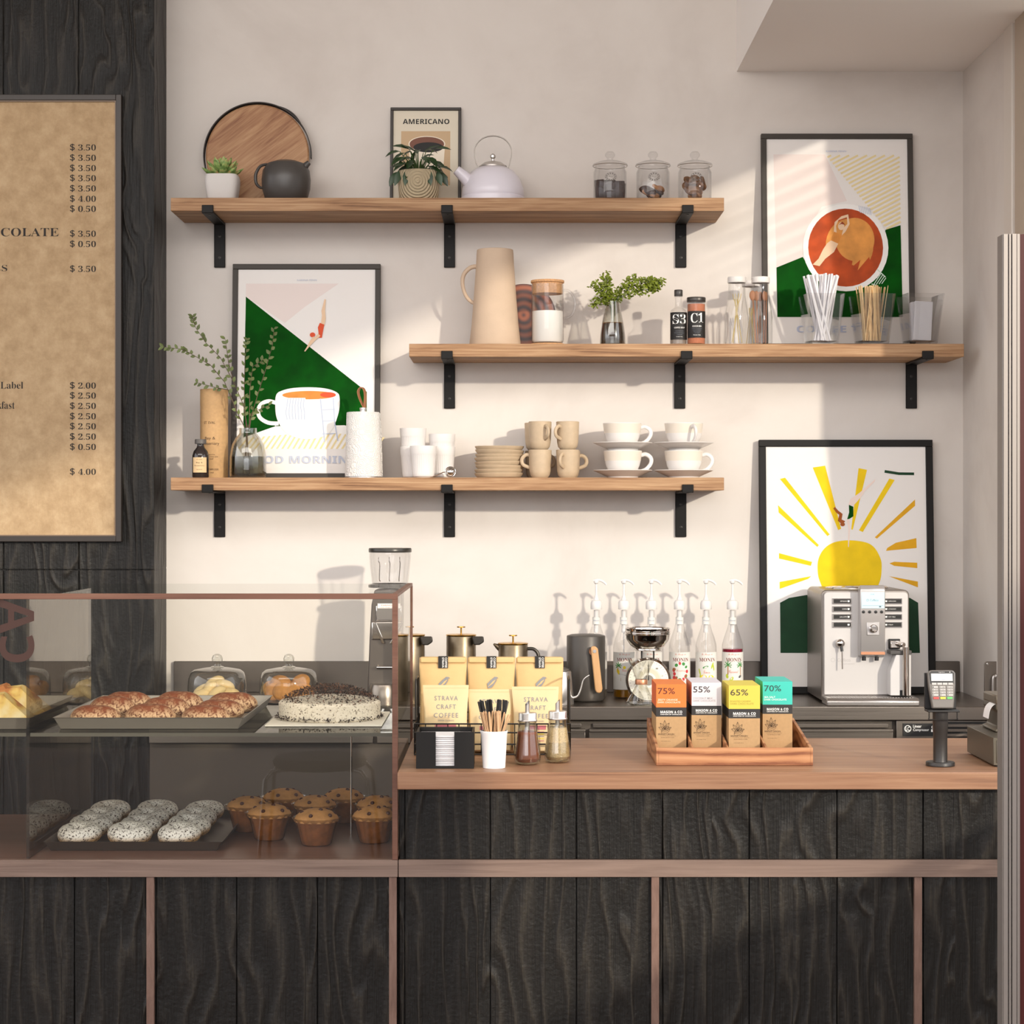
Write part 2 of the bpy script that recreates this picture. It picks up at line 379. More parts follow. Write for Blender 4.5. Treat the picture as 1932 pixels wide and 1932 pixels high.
# ================================================================ THE SETTING
W = 5.5; XR = 1.265; XL = -.969; CF = 5.31
struct('floor', MB().box(-4, XR+.2, -4, W+.1, -.05, 0), wood('floor_wood', [(.3, '#4f3626'), (.6, '#6a4a35'), (.8, '#7b5941')], 'y', 30, 1.5, .4))
struct('ceiling', MB().box(-4, XR+.2, -4, W+.1, 3.2, 3.3), mat('ceiling_white', '#e8e2dc', .9))
struct('wall_back', MB().box(-4, XR+.2, W, W+.1, 0, 3.2), PLASTER)
struct('wall_right', MB().box(XR, XR+.12, 5.03, W, 0, 3.2).box(XR, XR+.12, 1.4, 5.03, 0, .87).box(XR, XR+.12, -4, 1.4, 0, 1.72).box(XR, XR+.12, -4, 5.03, 2.68, 3.2), PLASTER)  # the high sill nearest the camera is added to shade the lower left
struct('ceiling_soffit', MB().box(PX(1390, W), XR+.05, 3.0, W, PZ(135, W), 3.2), mat('soffit_white', '#f6f1ec', .9))
# window in the right wall
wf = MB(); wf.box(XR-.004, XR+.08, 4.95, 5.03, .90, 2.68).box(XR+.01, XR+.06, 1.4, 4.95, .90, .94).box(XR+.01, XR+.06, -4, 4.95, 2.64, 2.68)
wf.box(XR+.01, XR+.06, 1.38, 1.44, .9, 2.68).box(XR+.01, XR+.06, -4, 1.4, 1.72, 1.76)
wo = struct('window_1', wf, mat('window_frame_white', '#d9d0c6', .5), bevel=.004)
MB().box(XR-.002, XR+.08, 4.835, 4.925, .94, 2.64).build('window_mullion', mat('mullion_beige', '#b9a997', .6), wo)
MB().add([(XR+.04, -4, .92), (XR+.04, 4.95, .92), (XR+.04, 4.95, 2.66), (XR+.04, -4, 2.66)], [(0, 1, 2, 3)]).build('window_glass', glass('window_glass', '#fbfcfb', .03, .6), wo)
bl = thing('window_blind', 'white slatted blind gathered high in the window at the upper right', 'window blind', (XR+.06, 2.9, 2.35))
for k in range(7):
    z = .27-k*.045
    MB().add([(-.012, -1.4, z-.010), (.014, -1.4, z+.008), (.014, 2.02, z+.008), (-.012, 2.02, z-.010)], [(0, 1, 2, 3)]).build('slat', mat('blind_white', '#e9e4dd', .6), bl)
# dark timber column with the menu
col = MB(); pw = 142/F*CF
for k in range(8):
    x1 = PX(291, CF)-.0-k*pw; x1 = PX(291, CF) if k == 0 else PX(149-(k-1)*142, CF)-.002
    x0 = PX(149-k*142, CF)+.002
    for za, zb in ((0, PZ(1076, CF)), (PZ(1074, CF), 3.2)): col.box(x0, x1, CF, CF+.03, za, zb)
col.box(-2.6, PX(291, CF)-.001, CF+.006, W, 0, 3.2)
col.box(PX(291, CF)-.03, PX(291, CF)-.0005, CF+.001, W, 0, PZ(1076, CF)).box(PX(291, CF)-.03, PX(291, CF)-.0005, CF+.001, W, PZ(1074, CF), 3.2)
COLM = charred('charred_column', PX(149, CF)-20*pw, pw)
struct('wall_left', col, COLM, bevel=.001)

# ================================================================ BACK COUNTER
CT = .9; CD = 5.08
bc = thing('back_counter', 'long brushed steel work counter along the back wall with refrigerated drawers', 'counter', (0, CD, 0))
L0, L1 = -.945, XR-.003
MB().box(L0, L1, 0, W-CD-.003, CT-.036, CT).build('worktop', STEEL, bc, bevel=.002)
MB().box(PX(330, W), PX(1808, W), W-CD-.02, W-CD-.003, CT+.0005, PZ(1247, W)).build('upstand', STEELD, bc, bevel=.001)
MB().box(L0+.003, L1-.003, .02, W-CD-.01, .08, CT-.037).build('carcass', mat('carcass_brown', '#4a4138', .6), bc)
segs = [(-.94, -.36), (-.35, .19), (.20, .645), (.655, PX(1688, CD)-.004)]
for a, b in segs:
    d = MB().box(a, b, .0, .019, PZ(1402, CD), PZ(1381, CD)).box(a, b, -.004, .019, PZ(1381, CD), PZ(1376, CD)).box(a+.01, b-.01, .010, .0195, PZ(1374, CD), PZ(1366, CD)).build('drawer', STEEL, bc, bevel=.001)
pn = MB().box(PX(1692, CD), L1-.004, .004, .019, .60, CT-.037).build('fridge_panel', STEEL, bc, bevel=.001)
lb = MB().box(PX(1704, CD), PX(1772, CD), .002, .004, PZ(1389, CD), PZ(1365, CD), 0)
y_ = .0015
lb.ring(PX(1713, CD), PZ(1375, CD), .0075, .0090, y_, 1, 20).text('LC', PX(1709, CD), PX(1717, CD), PZ(1379, CD), PZ(1371, CD), y_, 1, .01)
lb.text('Linear', PX(1723, CD), PX(1739, CD), PZ(1373, CD), PZ(1367.5, CD), y_, 1, .01).text('Compressor', PX(1723, CD), PX(1753, CD), PZ(1381, CD), PZ(1374.5, CD), y_, 1, .01)
lb.ring(PX(1760, CD), PZ(1372, CD), .002, .0035, y_, 1, 12).box(PX(1757, CD), PX(1763, CD), y_-.0001, y_, PZ(1381, CD), PZ(1376, CD), 1)
lb.build('compressor_label', [BLK, WHT], bc, smooth=False)
vt = MB()
vt.box(PX(1773, CD), PX(1880, CD), .0, .004, PZ(1392, CD), PZ(1362, CD), 0)
for k in range(3): vt.box(PX(1775, CD), PX(1878, CD), -.006, .001, PZ(1389-k*9, CD), PZ(1384-k*9, CD), 1)
vt.build('vent', [BLK, STEEL], bc, smooth=False)

# ================================================================ SHELVES
def shelf(x0, x1, ztop, zbot, legb, legs, label):
    s = thing('wall_shelf', label, 'shelf', ((x0+x1)/2, 5.5, ztop))
    cx = (x0+x1)/2
    MB().box(x0-cx, x1-cx, -.22, -.0015, zbot-ztop, 0).build('board', SHELFW, s, bevel=.0012)
    for lx in legs:
        X = lx-cx; hw = .0155; b = MB(); zb = zbot-ztop
        b.box(X-hw, X+hw, -.008, -.0015, legb-ztop, zb-.0005).box(X-hw, X+hw, -.226, -.0015, zb-.0065, zb-.0005).box(X-hw, X+hw, -.2265, -.2205, zb-.0065, zb+.0155)
        br = b.build('bracket', BLACKM, s, bevel=.0015)
        SM = mat('screw_black', '#2c2926', .35, .5); q_ = MB().lathe([(0, 0), (.0042, 0), (.0042, .0012), (.002, .0016), (.0015, .0008), (0, .0008)], 12)
        for z in (zb-.038, legb-ztop+.027):
            m_ = MB(); m_.v = [(X+v[0], -.0080-v[2], z+v[1]) for v in q_.v]; m_.f = q_.f; m_.m = q_.m; m_.build('screw', SM, br)
        MB().lathe([(0, zb-.0067), (.0035, zb-.0067), (.0035, zb-.0078), (0, zb-.0078)], 12, X+.002, -.20).build('screw', SM, br)
    return s
LEG1 = (-.819, -.175, .473)
shelf(-.919, .571, 2.250, 2.2145, 2.089, LEG1, 'topmost oak wall shelf carrying a kettle, potted plants and three glass jars')
shelf(-.277, 1.217, 1.857, 1.822, 1.694, (-.175, .470, 1.119), 'middle oak wall shelf, set further right, holding the tall pitcher and straw cups')
shelf(-.919, .571, 1.4968, 1.4625, 1.334, LEG1, 'lowest oak wall shelf holding cups, mugs, saucers and the diving poster')
S1, S2, S3 = 2.2501, 1.8571, 1.4969
# ================================================================ POSTERS
def poster(label, rect, base, D, fw, fm, shapes, mats, texts=(), tr=lambda x, y: (x, y), topY=5.482, matw=0, paper=None, name='framed_poster', cat='poster', dep=.018):
    x0, x1, y0 = rect; Dm = (D+topY)/2; cx = (x0+x1)/2
    h = PZ(y0, Dm)-base; th = math.asin(min(.5, (topY-D)/h))
    t = thing(name, label, cat, (PX(cx, Dm), D, base), rot=(-th, 0, 0))
    k = Dm/F; wd = (x1-x0)*k/2; f = fw*k; H = h/math.cos(th)
    fr = MB()
    for a, b, c, d in ((-wd, wd, H-f, H), (-wd, wd, 0, f), (-wd, -wd+f, f, H-f), (wd-f, wd, f, H-f)): fr.box(a, b, 0, dep, c, d)
    fr.build('frame', fm, t, bevel=.0015)
    L = lambda x, y: ((tr(x, y)[0]-cx)*k, (PZ(tr(x, y)[1], Dm)-base)/math.cos(th))
    p = MB().box(-wd+f+.0003, wd-f-.0003, .006, .010, f+.0003, H-f-.0003, 0)
    z = .0058
    for mi, poly in shapes:
        p.flat([L(*q) for q in poly], z, mi); z -= .00005
    for mi, s, a, b, off in texts:
        A, B = L(*a), L(*b); p.text(s, A[0], B[0], min(A[1], B[1]), max(A[1], B[1]), z, mi, off)
    p.build('print', [paper or mat('poster_paper', '#ece7e2', .75)]+mats, t, smooth=False, recalc=False)
    return t
def ell(cx, cy, rx, ry=None, n=36, a0=0, a1=2*PI):
    ry = ry or rx; return [(cx+rx*math.cos(a0+(a1-a0)*i/(n-1 if a1-a0 < 6.2 else n)), cy+ry*math.sin(a0+(a1-a0)*i/(n-1 if a1-a0 < 6.2 else n))) for i in range(n)]
def strip(pts, w0, w1=None):
    w1 = w0 if w1 is None else w1; n = len(pts); A = []; B = []
    for i, (x, y) in enumerate(pts):
        a = pts[max(0, i-1)]; b = pts[min(n-1, i+1)]; dx, dy = b[0]-a[0], b[1]-a[1]; q = math.hypot(dx, dy) or 1
        w_ = (w0+(w1-w0)*i/(n-1))/2; A.append((x-dy/q*w_, y+dx/q*w_)); B.append((x+dy/q*w_, y-dx/q*w_))
    return A+B[::-1]
PINK = mat('art_pink', '#e8dad4', .8); SKIN = mat('art_skin', '#e8c6a4', .8); RED = mat('art_red', '#d9532f', .8); ORG = mat('art_orange', '#d98a3c', .8, var=.15, vscale=30)
ORD_ = mat('art_burnt_orange', '#b4450e', .75, var=.35, vscale=16); YST = mat('art_pale_yellow', '#ecd9a4', .8); ARTB = mat('art_pale_blue', '#bcc4da', .8)
YEL = mat('art_yellow', '#eec800', .8, var=.08, vscale=20); OCH = mat('art_ochre', '#e0a613', .8, var=.08, vscale=20); SKP = mat('art_pale_skin', '#f2dcd0', .8); DGR = mat('art_dark_green', '#0c3a1e', .8, var=.15, vscale=20); BRN = mat('art_brown', '#a2521a', .8)
HAIRR = mat('art_rust', '#8f3410', .8); ORL = mat('art_light_orange', '#dc9446', .75, var=.25, vscale=18)
# poster with diver above the coffee cup (lowest shelf)
z4 = lambda x, y: (290+x*.2847, 480+y*.2847)
PW = 0
sh = [(1, [(604, 186), (1222, 186), (1000, 340), (865, 450), (604, 273)]),
      (2, [(604, 273), (1412, 910), (1412, 1160), (1264, 1132), (806, 1140), (595, 1215)]),
      (7, [(595, 1215), (806, 1138), (1264, 1132), (1412, 1162), (1412, 1290), (595, 1290)])]
for i in range(26):
    x = 560+i*36; sh.append((5, [(x, 1288), (x+14, 1288), (x+74, 1176+abs(i-13)*3), (x+60, 1176+abs(i-13)*3)]))
sh += [(7, [(595, 1130), (830, 1130), (700, 1168), (595, 1214)]), (2, [(604, 1050), (806, 1030), (806, 1140), (690, 1172), (597, 1212)])]
sh += [(7, strip([tuple(q)[:2] for q in spline([(x, y, 0) for x, y in ((830, 1120), (760, 1115), (705, 1080), (694, 1030), (715, 990), (760, 972), (800, 980), (830, 990))])[0]], 26)),
       (7, smooth_poly([(806, 1000), (812, 930), (850, 902), (930, 884), (1050, 880), (1150, 890), (1215, 915), (1232, 950), (1228, 1040), (1190, 1150), (1140, 1200), (1060, 1222), (980, 1222), (900, 1196), (850, 1150), (815, 1080)])),
       (4, ell(1030, 932, 178, 28)), (3, ell(1155, 930, 52, 18)),
       (7, [(885, 950), (1005, 950), (1010, 975), (885, 975)])]
for i in range(7): x = 890+i*18; sh.append((6, strip([(x, 952), (x-6, 1000), (x-14+i*3, 1050), (x-4+i, 1095)], 5)))
sh += [(6, strip([(1105, 955), (1122, 1110), (1135, 1245)], 7)), (6, strip([(1190, 950), (1200, 1110), (1222, 1235)], 7))]
for y in (1030, 1105, 1190): sh.append((6, strip([(1118, y), (1202, y-3)], 5)))
sh += [(8, [(1128, 290), (1137, 295), (1132, 370), (1137, 420), (1128, 470), (1105, 455), (1112, 400), (1108, 370)]),
       (3, [(1098, 450), (1128, 462), (1120, 500), (1112, 550), (1075, 548), (1090, 520), (1085, 480)]), (3, ell(1050, 530, 18, 16)),
       (8, strip([(1095, 530), (1060, 565), (1030, 600), (1000, 640)], 20, 6)), (8, strip([(1060, 545), (1040, 570), (1015, 615), (998, 640)], 14, 5))]
poster('dark framed poster of a diver above a coffee cup, behind the paper towel roll', (437, 717, 496), S3, 5.44, 10, FRAMEG, sh,
       [PINK, GREEN, RED, ORG, YST, ARTB, WHT, SKIN, mat('art_text_blue', '#bfc6d6', .8)],
       [(9, BSANS('GOOD MORNING'), (600, 1385), (1350, 1335), 0), (9, 'KARINA FENN', (945, 170), (1076, 158), 0)], z4)
# poster with swimmer in coffee (middle shelf, right)
z3 = lambda x, y: (1220+x*.3685, 230+y*.3685)
sh = [(1, [(655, 158), (920, 158), (1030, 400), (900, 430), (820, 560), (800, 690), (665, 745)])]
for i in range(23):
    c = -20+i*24; xl = (1335.7+.8*c)/1.416; ys = max(c, 163); xs = 1303 if c > 163 else 1303-(163-c)/.52
    if xs > xl: sh.append((5, strip([(xs, ys), (xl, c+.52*(1303-xl))], 10)))
sh += [(2, [(665, 745), (800, 690), (860, 800), (1180, 800), (1225, 550), (1303, 526), (1308, 1000), (667, 1000)]),
       (7, ell(1020, 642, 219, 226)), (3, ell(1020, 642, 192, 202)), (9, ell(1040, 632, 122, 140)), (3, ell(985, 700, 70, 85)), (9, ell(1068, 600, 100, 112)),
       (3, [(930, 640), (980, 700), (1060, 735), (1095, 705), (1080, 760), (1140, 690), (1150, 740), (1080, 800), (960, 800), (900, 740)]),
       (8, [(1000, 480), (1035, 470), (1042, 520), (1020, 560), (1000, 580), (1010, 540), (1030, 520), (1028, 485), (985, 500), (972, 530), (975, 570), (960, 560), (965, 510)]),
       (8, ell(998, 532, 16, 20)), (10, [(985, 525), (1005, 508), (1020, 525), (1000, 520)]),
       (4, [(962, 560), (1002, 575), (980, 625), (945, 612), (950, 585)]),
       (8, [(945, 605), (982, 622), (960, 665), (915, 700), (885, 738), (850, 730), (880, 700), (905, 650), (925, 620)])]
for i in range(7): sh.append((6, strip([(1090+i*9, 425+i*2), (1098+i*9, 462+i*2)], 3)))
for i in range(4): sh.append((11, strip([(1160+i*14, 835-i*2), (1200+i*8, 775+i*8)], 4)))
sh += [(11, strip([(1180, 755), (1222, 795)], 5)), (11, strip([(1150, 830), (1175, 838)], 5))]
poster('dark framed poster of a swimmer in a round cup, behind the clear straw cups', (1438, 1725, 249), S2, 5.44, 10, FRAMEG, sh,
       [PINK, GREEN, ORD_, ORG, YST, ARTB, WHT, SKIN, ORL, HAIRR, mat('art_line_green', '#cfe0cf', .8)],
       [(6, BSANS('COFFEE TIME'), (765, 1080), (1215, 1045), 0), (6, 'KARINA FENN', (925, 147), (1028, 138), 0)], z3)
# poster with the sun (back counter, behind the coffee machine)
z7 = lambda x, y: (1380+x*.3622, 800+y*.3623)
sh = [(1, smooth_poly([(450, 745), (460, 690), (490, 645), (540, 615), (617, 605), (700, 615), (745, 640), (775, 690), (785, 740), (770, 830), (700, 900), (520, 900), (462, 820)]))]
RAYS = [((258, 285), (285, 278), (515, 575), (503, 583)), ((430, 225), (495, 215), (575, 545), (560, 552)), ((670, 228), (714, 237), (636, 550), (628, 548)),
        ((830, 283), (858, 290), (688, 562), (668, 553)), ((963, 392), (963, 425), (762, 596), (750, 590)), ((247, 422), (250, 460), (450, 640), (458, 630)),
        ((250, 672), (250, 700), (415, 738), (422, 718)), ((252, 822), (252, 858), (400, 806), (416, 792))]
for i, r in enumerate(RAYS): sh.append((1 if i not in (4,) else 2, r))
sh += [(2, ((967, 594), (968, 645), (808, 660), (815, 645), (860, 618))), (2, ((970, 722), (970, 750), (850, 738), (825, 725), (850, 717))), (2, ((972, 820), (972, 850), (880, 815), (822, 792))),
       (3, strip([(806, 245), (880, 257), (960, 258)], 14)), (3, [(253, 930), (300, 905), (390, 890), (840, 890), (930, 905), (972, 930), (978, 1190), (253, 1190)]),
       (4, [(757, 285), (752, 300), (700, 350), (690, 370), (640, 425), (615, 420), (625, 390), (670, 360)]), (5, [(617, 420), (640, 430), (640, 480), (605, 502), (618, 460)]),
       (6, strip([(540, 435), (555, 455), (575, 470), (568, 500), (590, 515)], 12, 24)), (4, strip([(610, 495), (618, 540), (612, 640)], 14, 4)), (6, ell(583, 522, 12, 10))]
poster('black framed poster of a yellow sun with rays, leaning behind the espresso machine', (1434, 1763, 829), CT+.0006, 5.43, 13, FRAMEB, sh,
       [YEL, OCH, DGR, SKP, GREEN, BRN], [], z7, topY=5.475)
# small poster
z1 = lambda x, y: (300+x*.3623, 180+y*.3623)
sh = [(1, [(1260, 180), (1516, 180), (1516, 468), (1260, 468)]), (2, ell(1394, 248, 96, 42)), (3, ell(1394, 248, 90, 38)), (4, ell(1404, 268, 80, 30)),
      (2, [(1300, 262), (1488, 262), (1482, 360), (1440, 430), (1350, 430), (1306, 360)]), (3, ell(1394, 250, 90, 38)), (4, ell(1402, 266, 78, 27))]
poster('small dark framed Americano print behind the leafy potted plant on the top shelf', (736, 870, 200), S1, 5.455, 5.5, mat('frame_brown_grey', '#3c3632', .45), sh,
       [mat('print_tan', '#c8ab88', .8), mat('print_cream', '#efe3cf', .8), mat('print_brown', '#7c5446', .8), BLK], [(4, BSANS('AMERICANO'), (1268, 142), (1511, 115), 0)], z1,
       paper=mat('print_ivory', '#ddd3bf', .8), dep=.012, name='framed_print', cat='print', topY=5.487)

# ================================================================ TOP SHELF OBJECTS
# round serving board with black strap
D = 5.462; r = .1435
t = thing('serving_board', 'round wooden serving board with black strap leaning on the wall, top shelf', 'serving board', (PX(486, D), D, S1+r+.003), rot=(-.09, 0, 0))
b = MB().lathe([(0, -.009), (r-.004, -.009), (r, -.006), (r, .006), (r-.004, .009), (0, .009)], 72).xf(Matrix.Rotation(PI/2, 4, 'X')); b.xf(Matrix.Rotation(-.9, 4, 'Y')); bo_ = b.build('board', BOARDW, t); bo_.rotation_euler = (0, .9, 0)
sp = MB()
pts = [(-(r+.004)*math.cos(a), 0, (r+.004)*math.sin(a)) for a in [(-.25)+(PI+.3)*i/48 for i in range(49)]]
vs = []; 
for i, q in enumerate(pts):
    o = Vector(q).normalized(); ex = .0028
    for s_, e in ((-1, 0), (1, 0), (1, 1), (-1, 1)): vs.append(Vector(q)+o*(e*ex)+Vector((0, s_*.011, 0)))
fs = [(i*4+k, i*4+(k+1) % 4, i*4+4+(k+1) % 4, i*4+4+k) for i in range(48) for k in range(4)]+[(3, 2, 1, 0), (192, 193, 194, 195)]
sp.add(vs, fs); q = [( (r+.006+.0035*math.sin(i/8*PI))*math.cos(1.15-.5*i/8), 0, (r+.006+.0035*math.sin(i/8*PI))*math.sin(1.15-.5*i/8)) for i in range(9)]
sp.ribbon(q, .02, .003, up=(0, 1, 0)); sp.build('strap', mat('strap_leather', '#332c28', .6), t)
# succulent
D = 5.335
t = thing('potted_succulent', 'green succulent with red tips in a small white pot, top shelf left end', 'plant', (PX(420, D), D, S1))
MB().prism([(-.5, -.5), (.5, -.5), (.5, .5), (-.5, .5)], 0, 0, 'z')
pot = MB(); rings = []
for z, s_ in ((0, .036), (.006, .040), (.045, .0455), (.060, .0452), (.068, .043), (.067, .040), (.058, .039), (.056, .0)):
    if s_ == 0: rings.append([(0, 0, z)]); continue
    rg = []
    for i in range(32):
        a = 2*PI*i/32; c_, s2 = math.cos(a), math.sin(a); e = .45
        rg.append((s_*math.copysign(abs(c_)**e, c_), s_*math.copysign(abs(s2)**e, s2), z))
    rings.append(rg)
vs = []; idx = []
for rg in rings: idx.append(list(range(len(vs), len(vs)+len(rg)))); vs += rg
fs = []
for a, b_ in zip(idx, idx[1:]):
    for i in range(32):
        fs.append((a[i], a[(i+1) % 32], b_[0]) if len(b_) == 1 else (a[i], a[(i+1) % 32], b_[(i+1) % 32], b_[i]))
fs.append(tuple(idx[0][::-1])); MB().add(vs, fs).build('pot', mat('stone_white', '#cfcac5', .8, bump=.2, bscale=500), t)
su = bpy.data.materials.new('succulent'); su.use_nodes = True; n = su.node_tree.nodes; l = su.node_tree.links
tcn = n.new('ShaderNodeTexNoise'); tcn.inputs['Scale'].default_value = 90; tt = n.new('ShaderNodeTexCoord'); l.new(tt.outputs['Object'], tcn.inputs[0])
rr = ramp_node(n, [(.35, '#5d7a3c'), (.55, '#93ab63'), (.7, '#b77a5a')]); l.new(tcn.outputs[0], rr.inputs[0]); l.new(rr.outputs[0], n['Principled BSDF'].inputs[0]); n['Principled BSDF'].inputs['Roughness'].default_value = .45
lv = MB()
for ring_, (cnt, el, L_, zz) in enumerate(((9, .30, .052, .060), (8, .62, .046, .066), (6, .95, .038, .070), (4, 1.25, .028, .073))):
    for k in range(cnt):
        a = 2*PI*k/cnt+ring_*.4; d = Vector((math.cos(a)*math.cos(el), math.sin(a)*math.cos(el), math.sin(el))); p0 = Vector((0, 0, zz))+d*.006
        pts = [p0+d*(L_*u)+Vector((0, 0, .010*u*u)) for u in (0, .25, .5, .75, .92, 1.03)]
        lv.tube(pts, [.004, .0085, .0105, .0095, .0045, .0006], 8, flat=.55)
lv.build('leaves', su, t); MB().lathe([(0, .0595), (.038, .0575)], 20).build('soil', mat('soil', '#3b2c20', .95, bump=.5), t)
# dark teapot
D = 5.352
t = thing('teapot', 'squat dark grey ceramic teapot with side handle, in front of the round board', 'teapot', (PX(540, D), D, S1))
TP = mat('graphite_ceramic', '#46423f', .38, 0, .5, bump=.05)
MB().lathe([(0, 0), (.050, 0), (.057, .006), (.0655, .035), (.067, .060), (.064, .085), (.052, .103), (.030, .111), (.0, .113)], 48).build('body', TP, t)
MB().tube([(.045, -.01, .085), (.055, -.012, .098), (.064, -.013, .106)], [.014, .009, .0065], 14).lathe([(.0045, 0), (.0065, 0)], 8, .0, 0).build('spout', TP, t)
MB().tube([(-.050, -.015, .100), (-.068, -.02, .094), (-.080, -.022, .072), (-.079, -.022, .048), (-.068, -.02, .036), (-.058, -.018, .038)], [.005, .006, .0065, .006, .005, .004], 10, flat=.7).build('handle', TP, t)
# plant in patterned pot
D = 5.335
t = thing('potted_plant', 'leafy dark green plant in a beige arch-patterned pot, top shelf', 'plant', (PX(790, D), D, S1))
pm = mat('pot_relief', '#b5a486', .85); n = pm.node_tree.nodes; l = pm.node_tree.links
tc_ = n.new('ShaderNodeTexCoord'); wv = n.new('ShaderNodeTexWave'); wv.wave_type = 'RINGS'; wv.rings_direction = 'SPHERICAL'; wv.inputs['Scale'].default_value = 40
mp = n.new('ShaderNodeMapping'); mp.inputs['Location'].default_value = (0, .058, -.045); mp.inputs['Scale'].default_value = (1, 1, 1)
l.new(tc_.outputs['Object'], mp.inputs[0]); l.new(mp.outputs[0], wv.inputs['Vector']); bp = n.new('ShaderNodeBump'); bp.inputs['Strength'].default_value = .9; bp.inputs['Distance'].default_value = .003; l.new(wv.outputs[1], bp.inputs['Height']); l.new(bp.outputs[0], n['Principled BSDF'].inputs['Normal'])
MB().lathe([(0, 0), (.050, 0), (.053, .004), (.0575, .060), (.058, .078), (.055, .079), (.053, .070), (0, .070)], 48).build('pot', pm, t)
fo = MB(); stm = MB(); R_ = random.Random(3)
for k in range(46):
    a = R_.uniform(0, 2*PI); el = R_.uniform(-.1, 1.2); L_ = R_.uniform(.025, .075)
    d = Vector((math.cos(a)*math.cos(el), math.sin(a)*math.cos(el)*.6, math.sin(el))); p1 = Vector((0, 0, .074))+d*L_+Vector((0, 0, .012))
    if p1.z < .085 : p1.y = min(p1.y, -.045)
    stm.tube([(d.x*.012, d.y*.012, .070), tuple(Vector((0, 0, .080))+d*L_*.6), tuple(p1)], .0012, 5)
    dd = Vector((d.x, d.y, d.z*.3-.45+R_.uniform(-.1, .4)))
    if k == 0: p1 = Vector((-.008, -.01, .130)); dd = Vector((-.8, -.1, .7))
    fo.leaf(p1, dd, (d.x*.3, -.5+d.y*.3, .8), R_.uniform(.034, .05), R_.uniform(.016, .024), curl=.3)
for k in range(7):
    a = -PI/2+(-1.6+3.2*k/6); x = .062*math.cos(a+.0); fo.leaf((.060*math.sin((k-3)/3*1.45), -.060*math.cos((k-3)/3*1.45)*.8, .078), ((k-3)/3*.5, -.25, -1), (0, -1, .1), .045, .02, curl=.1)
fo.build('leaves', mat('plant_leaf', '#1f3a18', .35, 0, .5, var=.4, vscale=30), t); stm.build('stems', mat('stem_green', '#3f5524', .6), t)
MB().lathe([(0, .0702), (.0525, .0702)], 20).build('soil', mat('soil'), t)
# white kettle
D = 5.385
t = thing('kettle', 'pale white stovetop kettle with steel lid and hoop handle, top shelf', 'kettle', (PX(930, D), D, S1))
KW = mat('enamel_lilac', '#dcd7df', .28, 0, .5)
MB().lathe([(0, 0), (.084, 0), (.087, .003), (.087, .016), (.085, .018), (.0865, .021), (.084, .042), (.074, .068), (.058, .088), (.040, .099), (.0, .100)], 56).build('body', KW, t)
MB().lathe([(.0385, .0985), (.038, .103), (.024, .113), (.008, .117), (.0035, .118), (.0035, .123), (.0075, .127), (.0075, .133), (.003, .1375), (0, .138)], 40).build('lid', SILVER, t)
MB().tube([(-.060, -.02, .052), (-.078, -.026, .070), (-.100, -.032, .088)], [.020, .0165, .0125], 20).build('spout', KW, t)
pts = [(-.034, 0, .088), (-.046, 0, .112), (-.051, 0, .140), (-.046, 0, .162), (-.028, 0, .180), (0, 0, .187), (.028, 0, .180), (.046, 0, .162), (.051, 0, .140), (.046, 0, .112), (.040, 0, .088)]
MB().ribbon(pts, .010, .0025, up=(0, 1, 0)).build('handle', mat('handle_steel', '#6f6963', .35, .9), t)
# glass jars with contents
def jar(px, label, kind):
    D = 5.355; t = thing('glass_jar', label, 'jar', (PX(px, D), D, S1), group='lidded glass jars on the top shelf')
    R = .0455
    MB().lathe([(0, .001), (.040, .001), (.0445, .005), (R, .012), (R, .080), (.041, .090), (.041, .097), (.039, .097), (.039, .090), (.043, .079), (.043, .012), (.040, .005), (0, .004)], 48).build('glass_body', JARG, t)
    MB().lathe([(.047, .098), (.048, .100), (.047, .103), (.030, .110), (.012, .113), (.008, .116), (.008, .119), (.013, .125), (.0135, .131), (.009, .137), (0, .139)], 40).build('lid', JARG, t)
    MB().lathe([(.047, .0975), (.048, .0985), (.047, .0995), (.046, .0985), (.047, .0975)], 40).build('seal', SILVER, t)
    lb = MB(); gm = mat('jar_emblem', '#77706a', .6)
    for i in range(24):
        a = 2*PI*i/24
        if i % 2: continue
        P = []
        for rr_, da in ((.010, 0), (.0148, 0), (.0148, .26), (.010, .26)):
            X = rr_*1.0*math.cos(a+da)+.0; Z = .062+rr_*.72*math.sin(a+da); P.append((R*1.01*math.sin(X/R), -R*1.01*math.cos(X/R), Z))
        lb.add(P, [(0, 1, 2, 3)])
    for r0, r1 in ((.0152, .0160), (.0092, .0097)):
        for i in range(32):
            P = []
            for rr_, k in ((r0, i), (r1, i), (r1, i+1), (r0, i+1)):
                a = 2*PI*k/32; X = rr_*math.cos(a); Z = .062+rr_*.72*math.sin(a); P.append((R*1.01*math.sin(X/R), -R*1.01*math.cos(X/R), Z))
            lb.add(P, [(0, 1, 2, 3)])
    lb.text(SCRIPT('Cafe'), -.006, .006, .059, .065, m=0, wrap=R*1.01)
    lb.build('emblem', gm, t, smooth=False, recalc=False)
    return t
J = [(1151, 'glass jar filled with dark chocolate slabs, beside two other jars', 'dark'), (1232, 'glass jar with a low heap of mixed biscuits, between the other two jars', 'mix'), (1311, 'glass jar of brown oval biscuits nearest the shelf end', 'brown')]
R_ = random.Random(11)
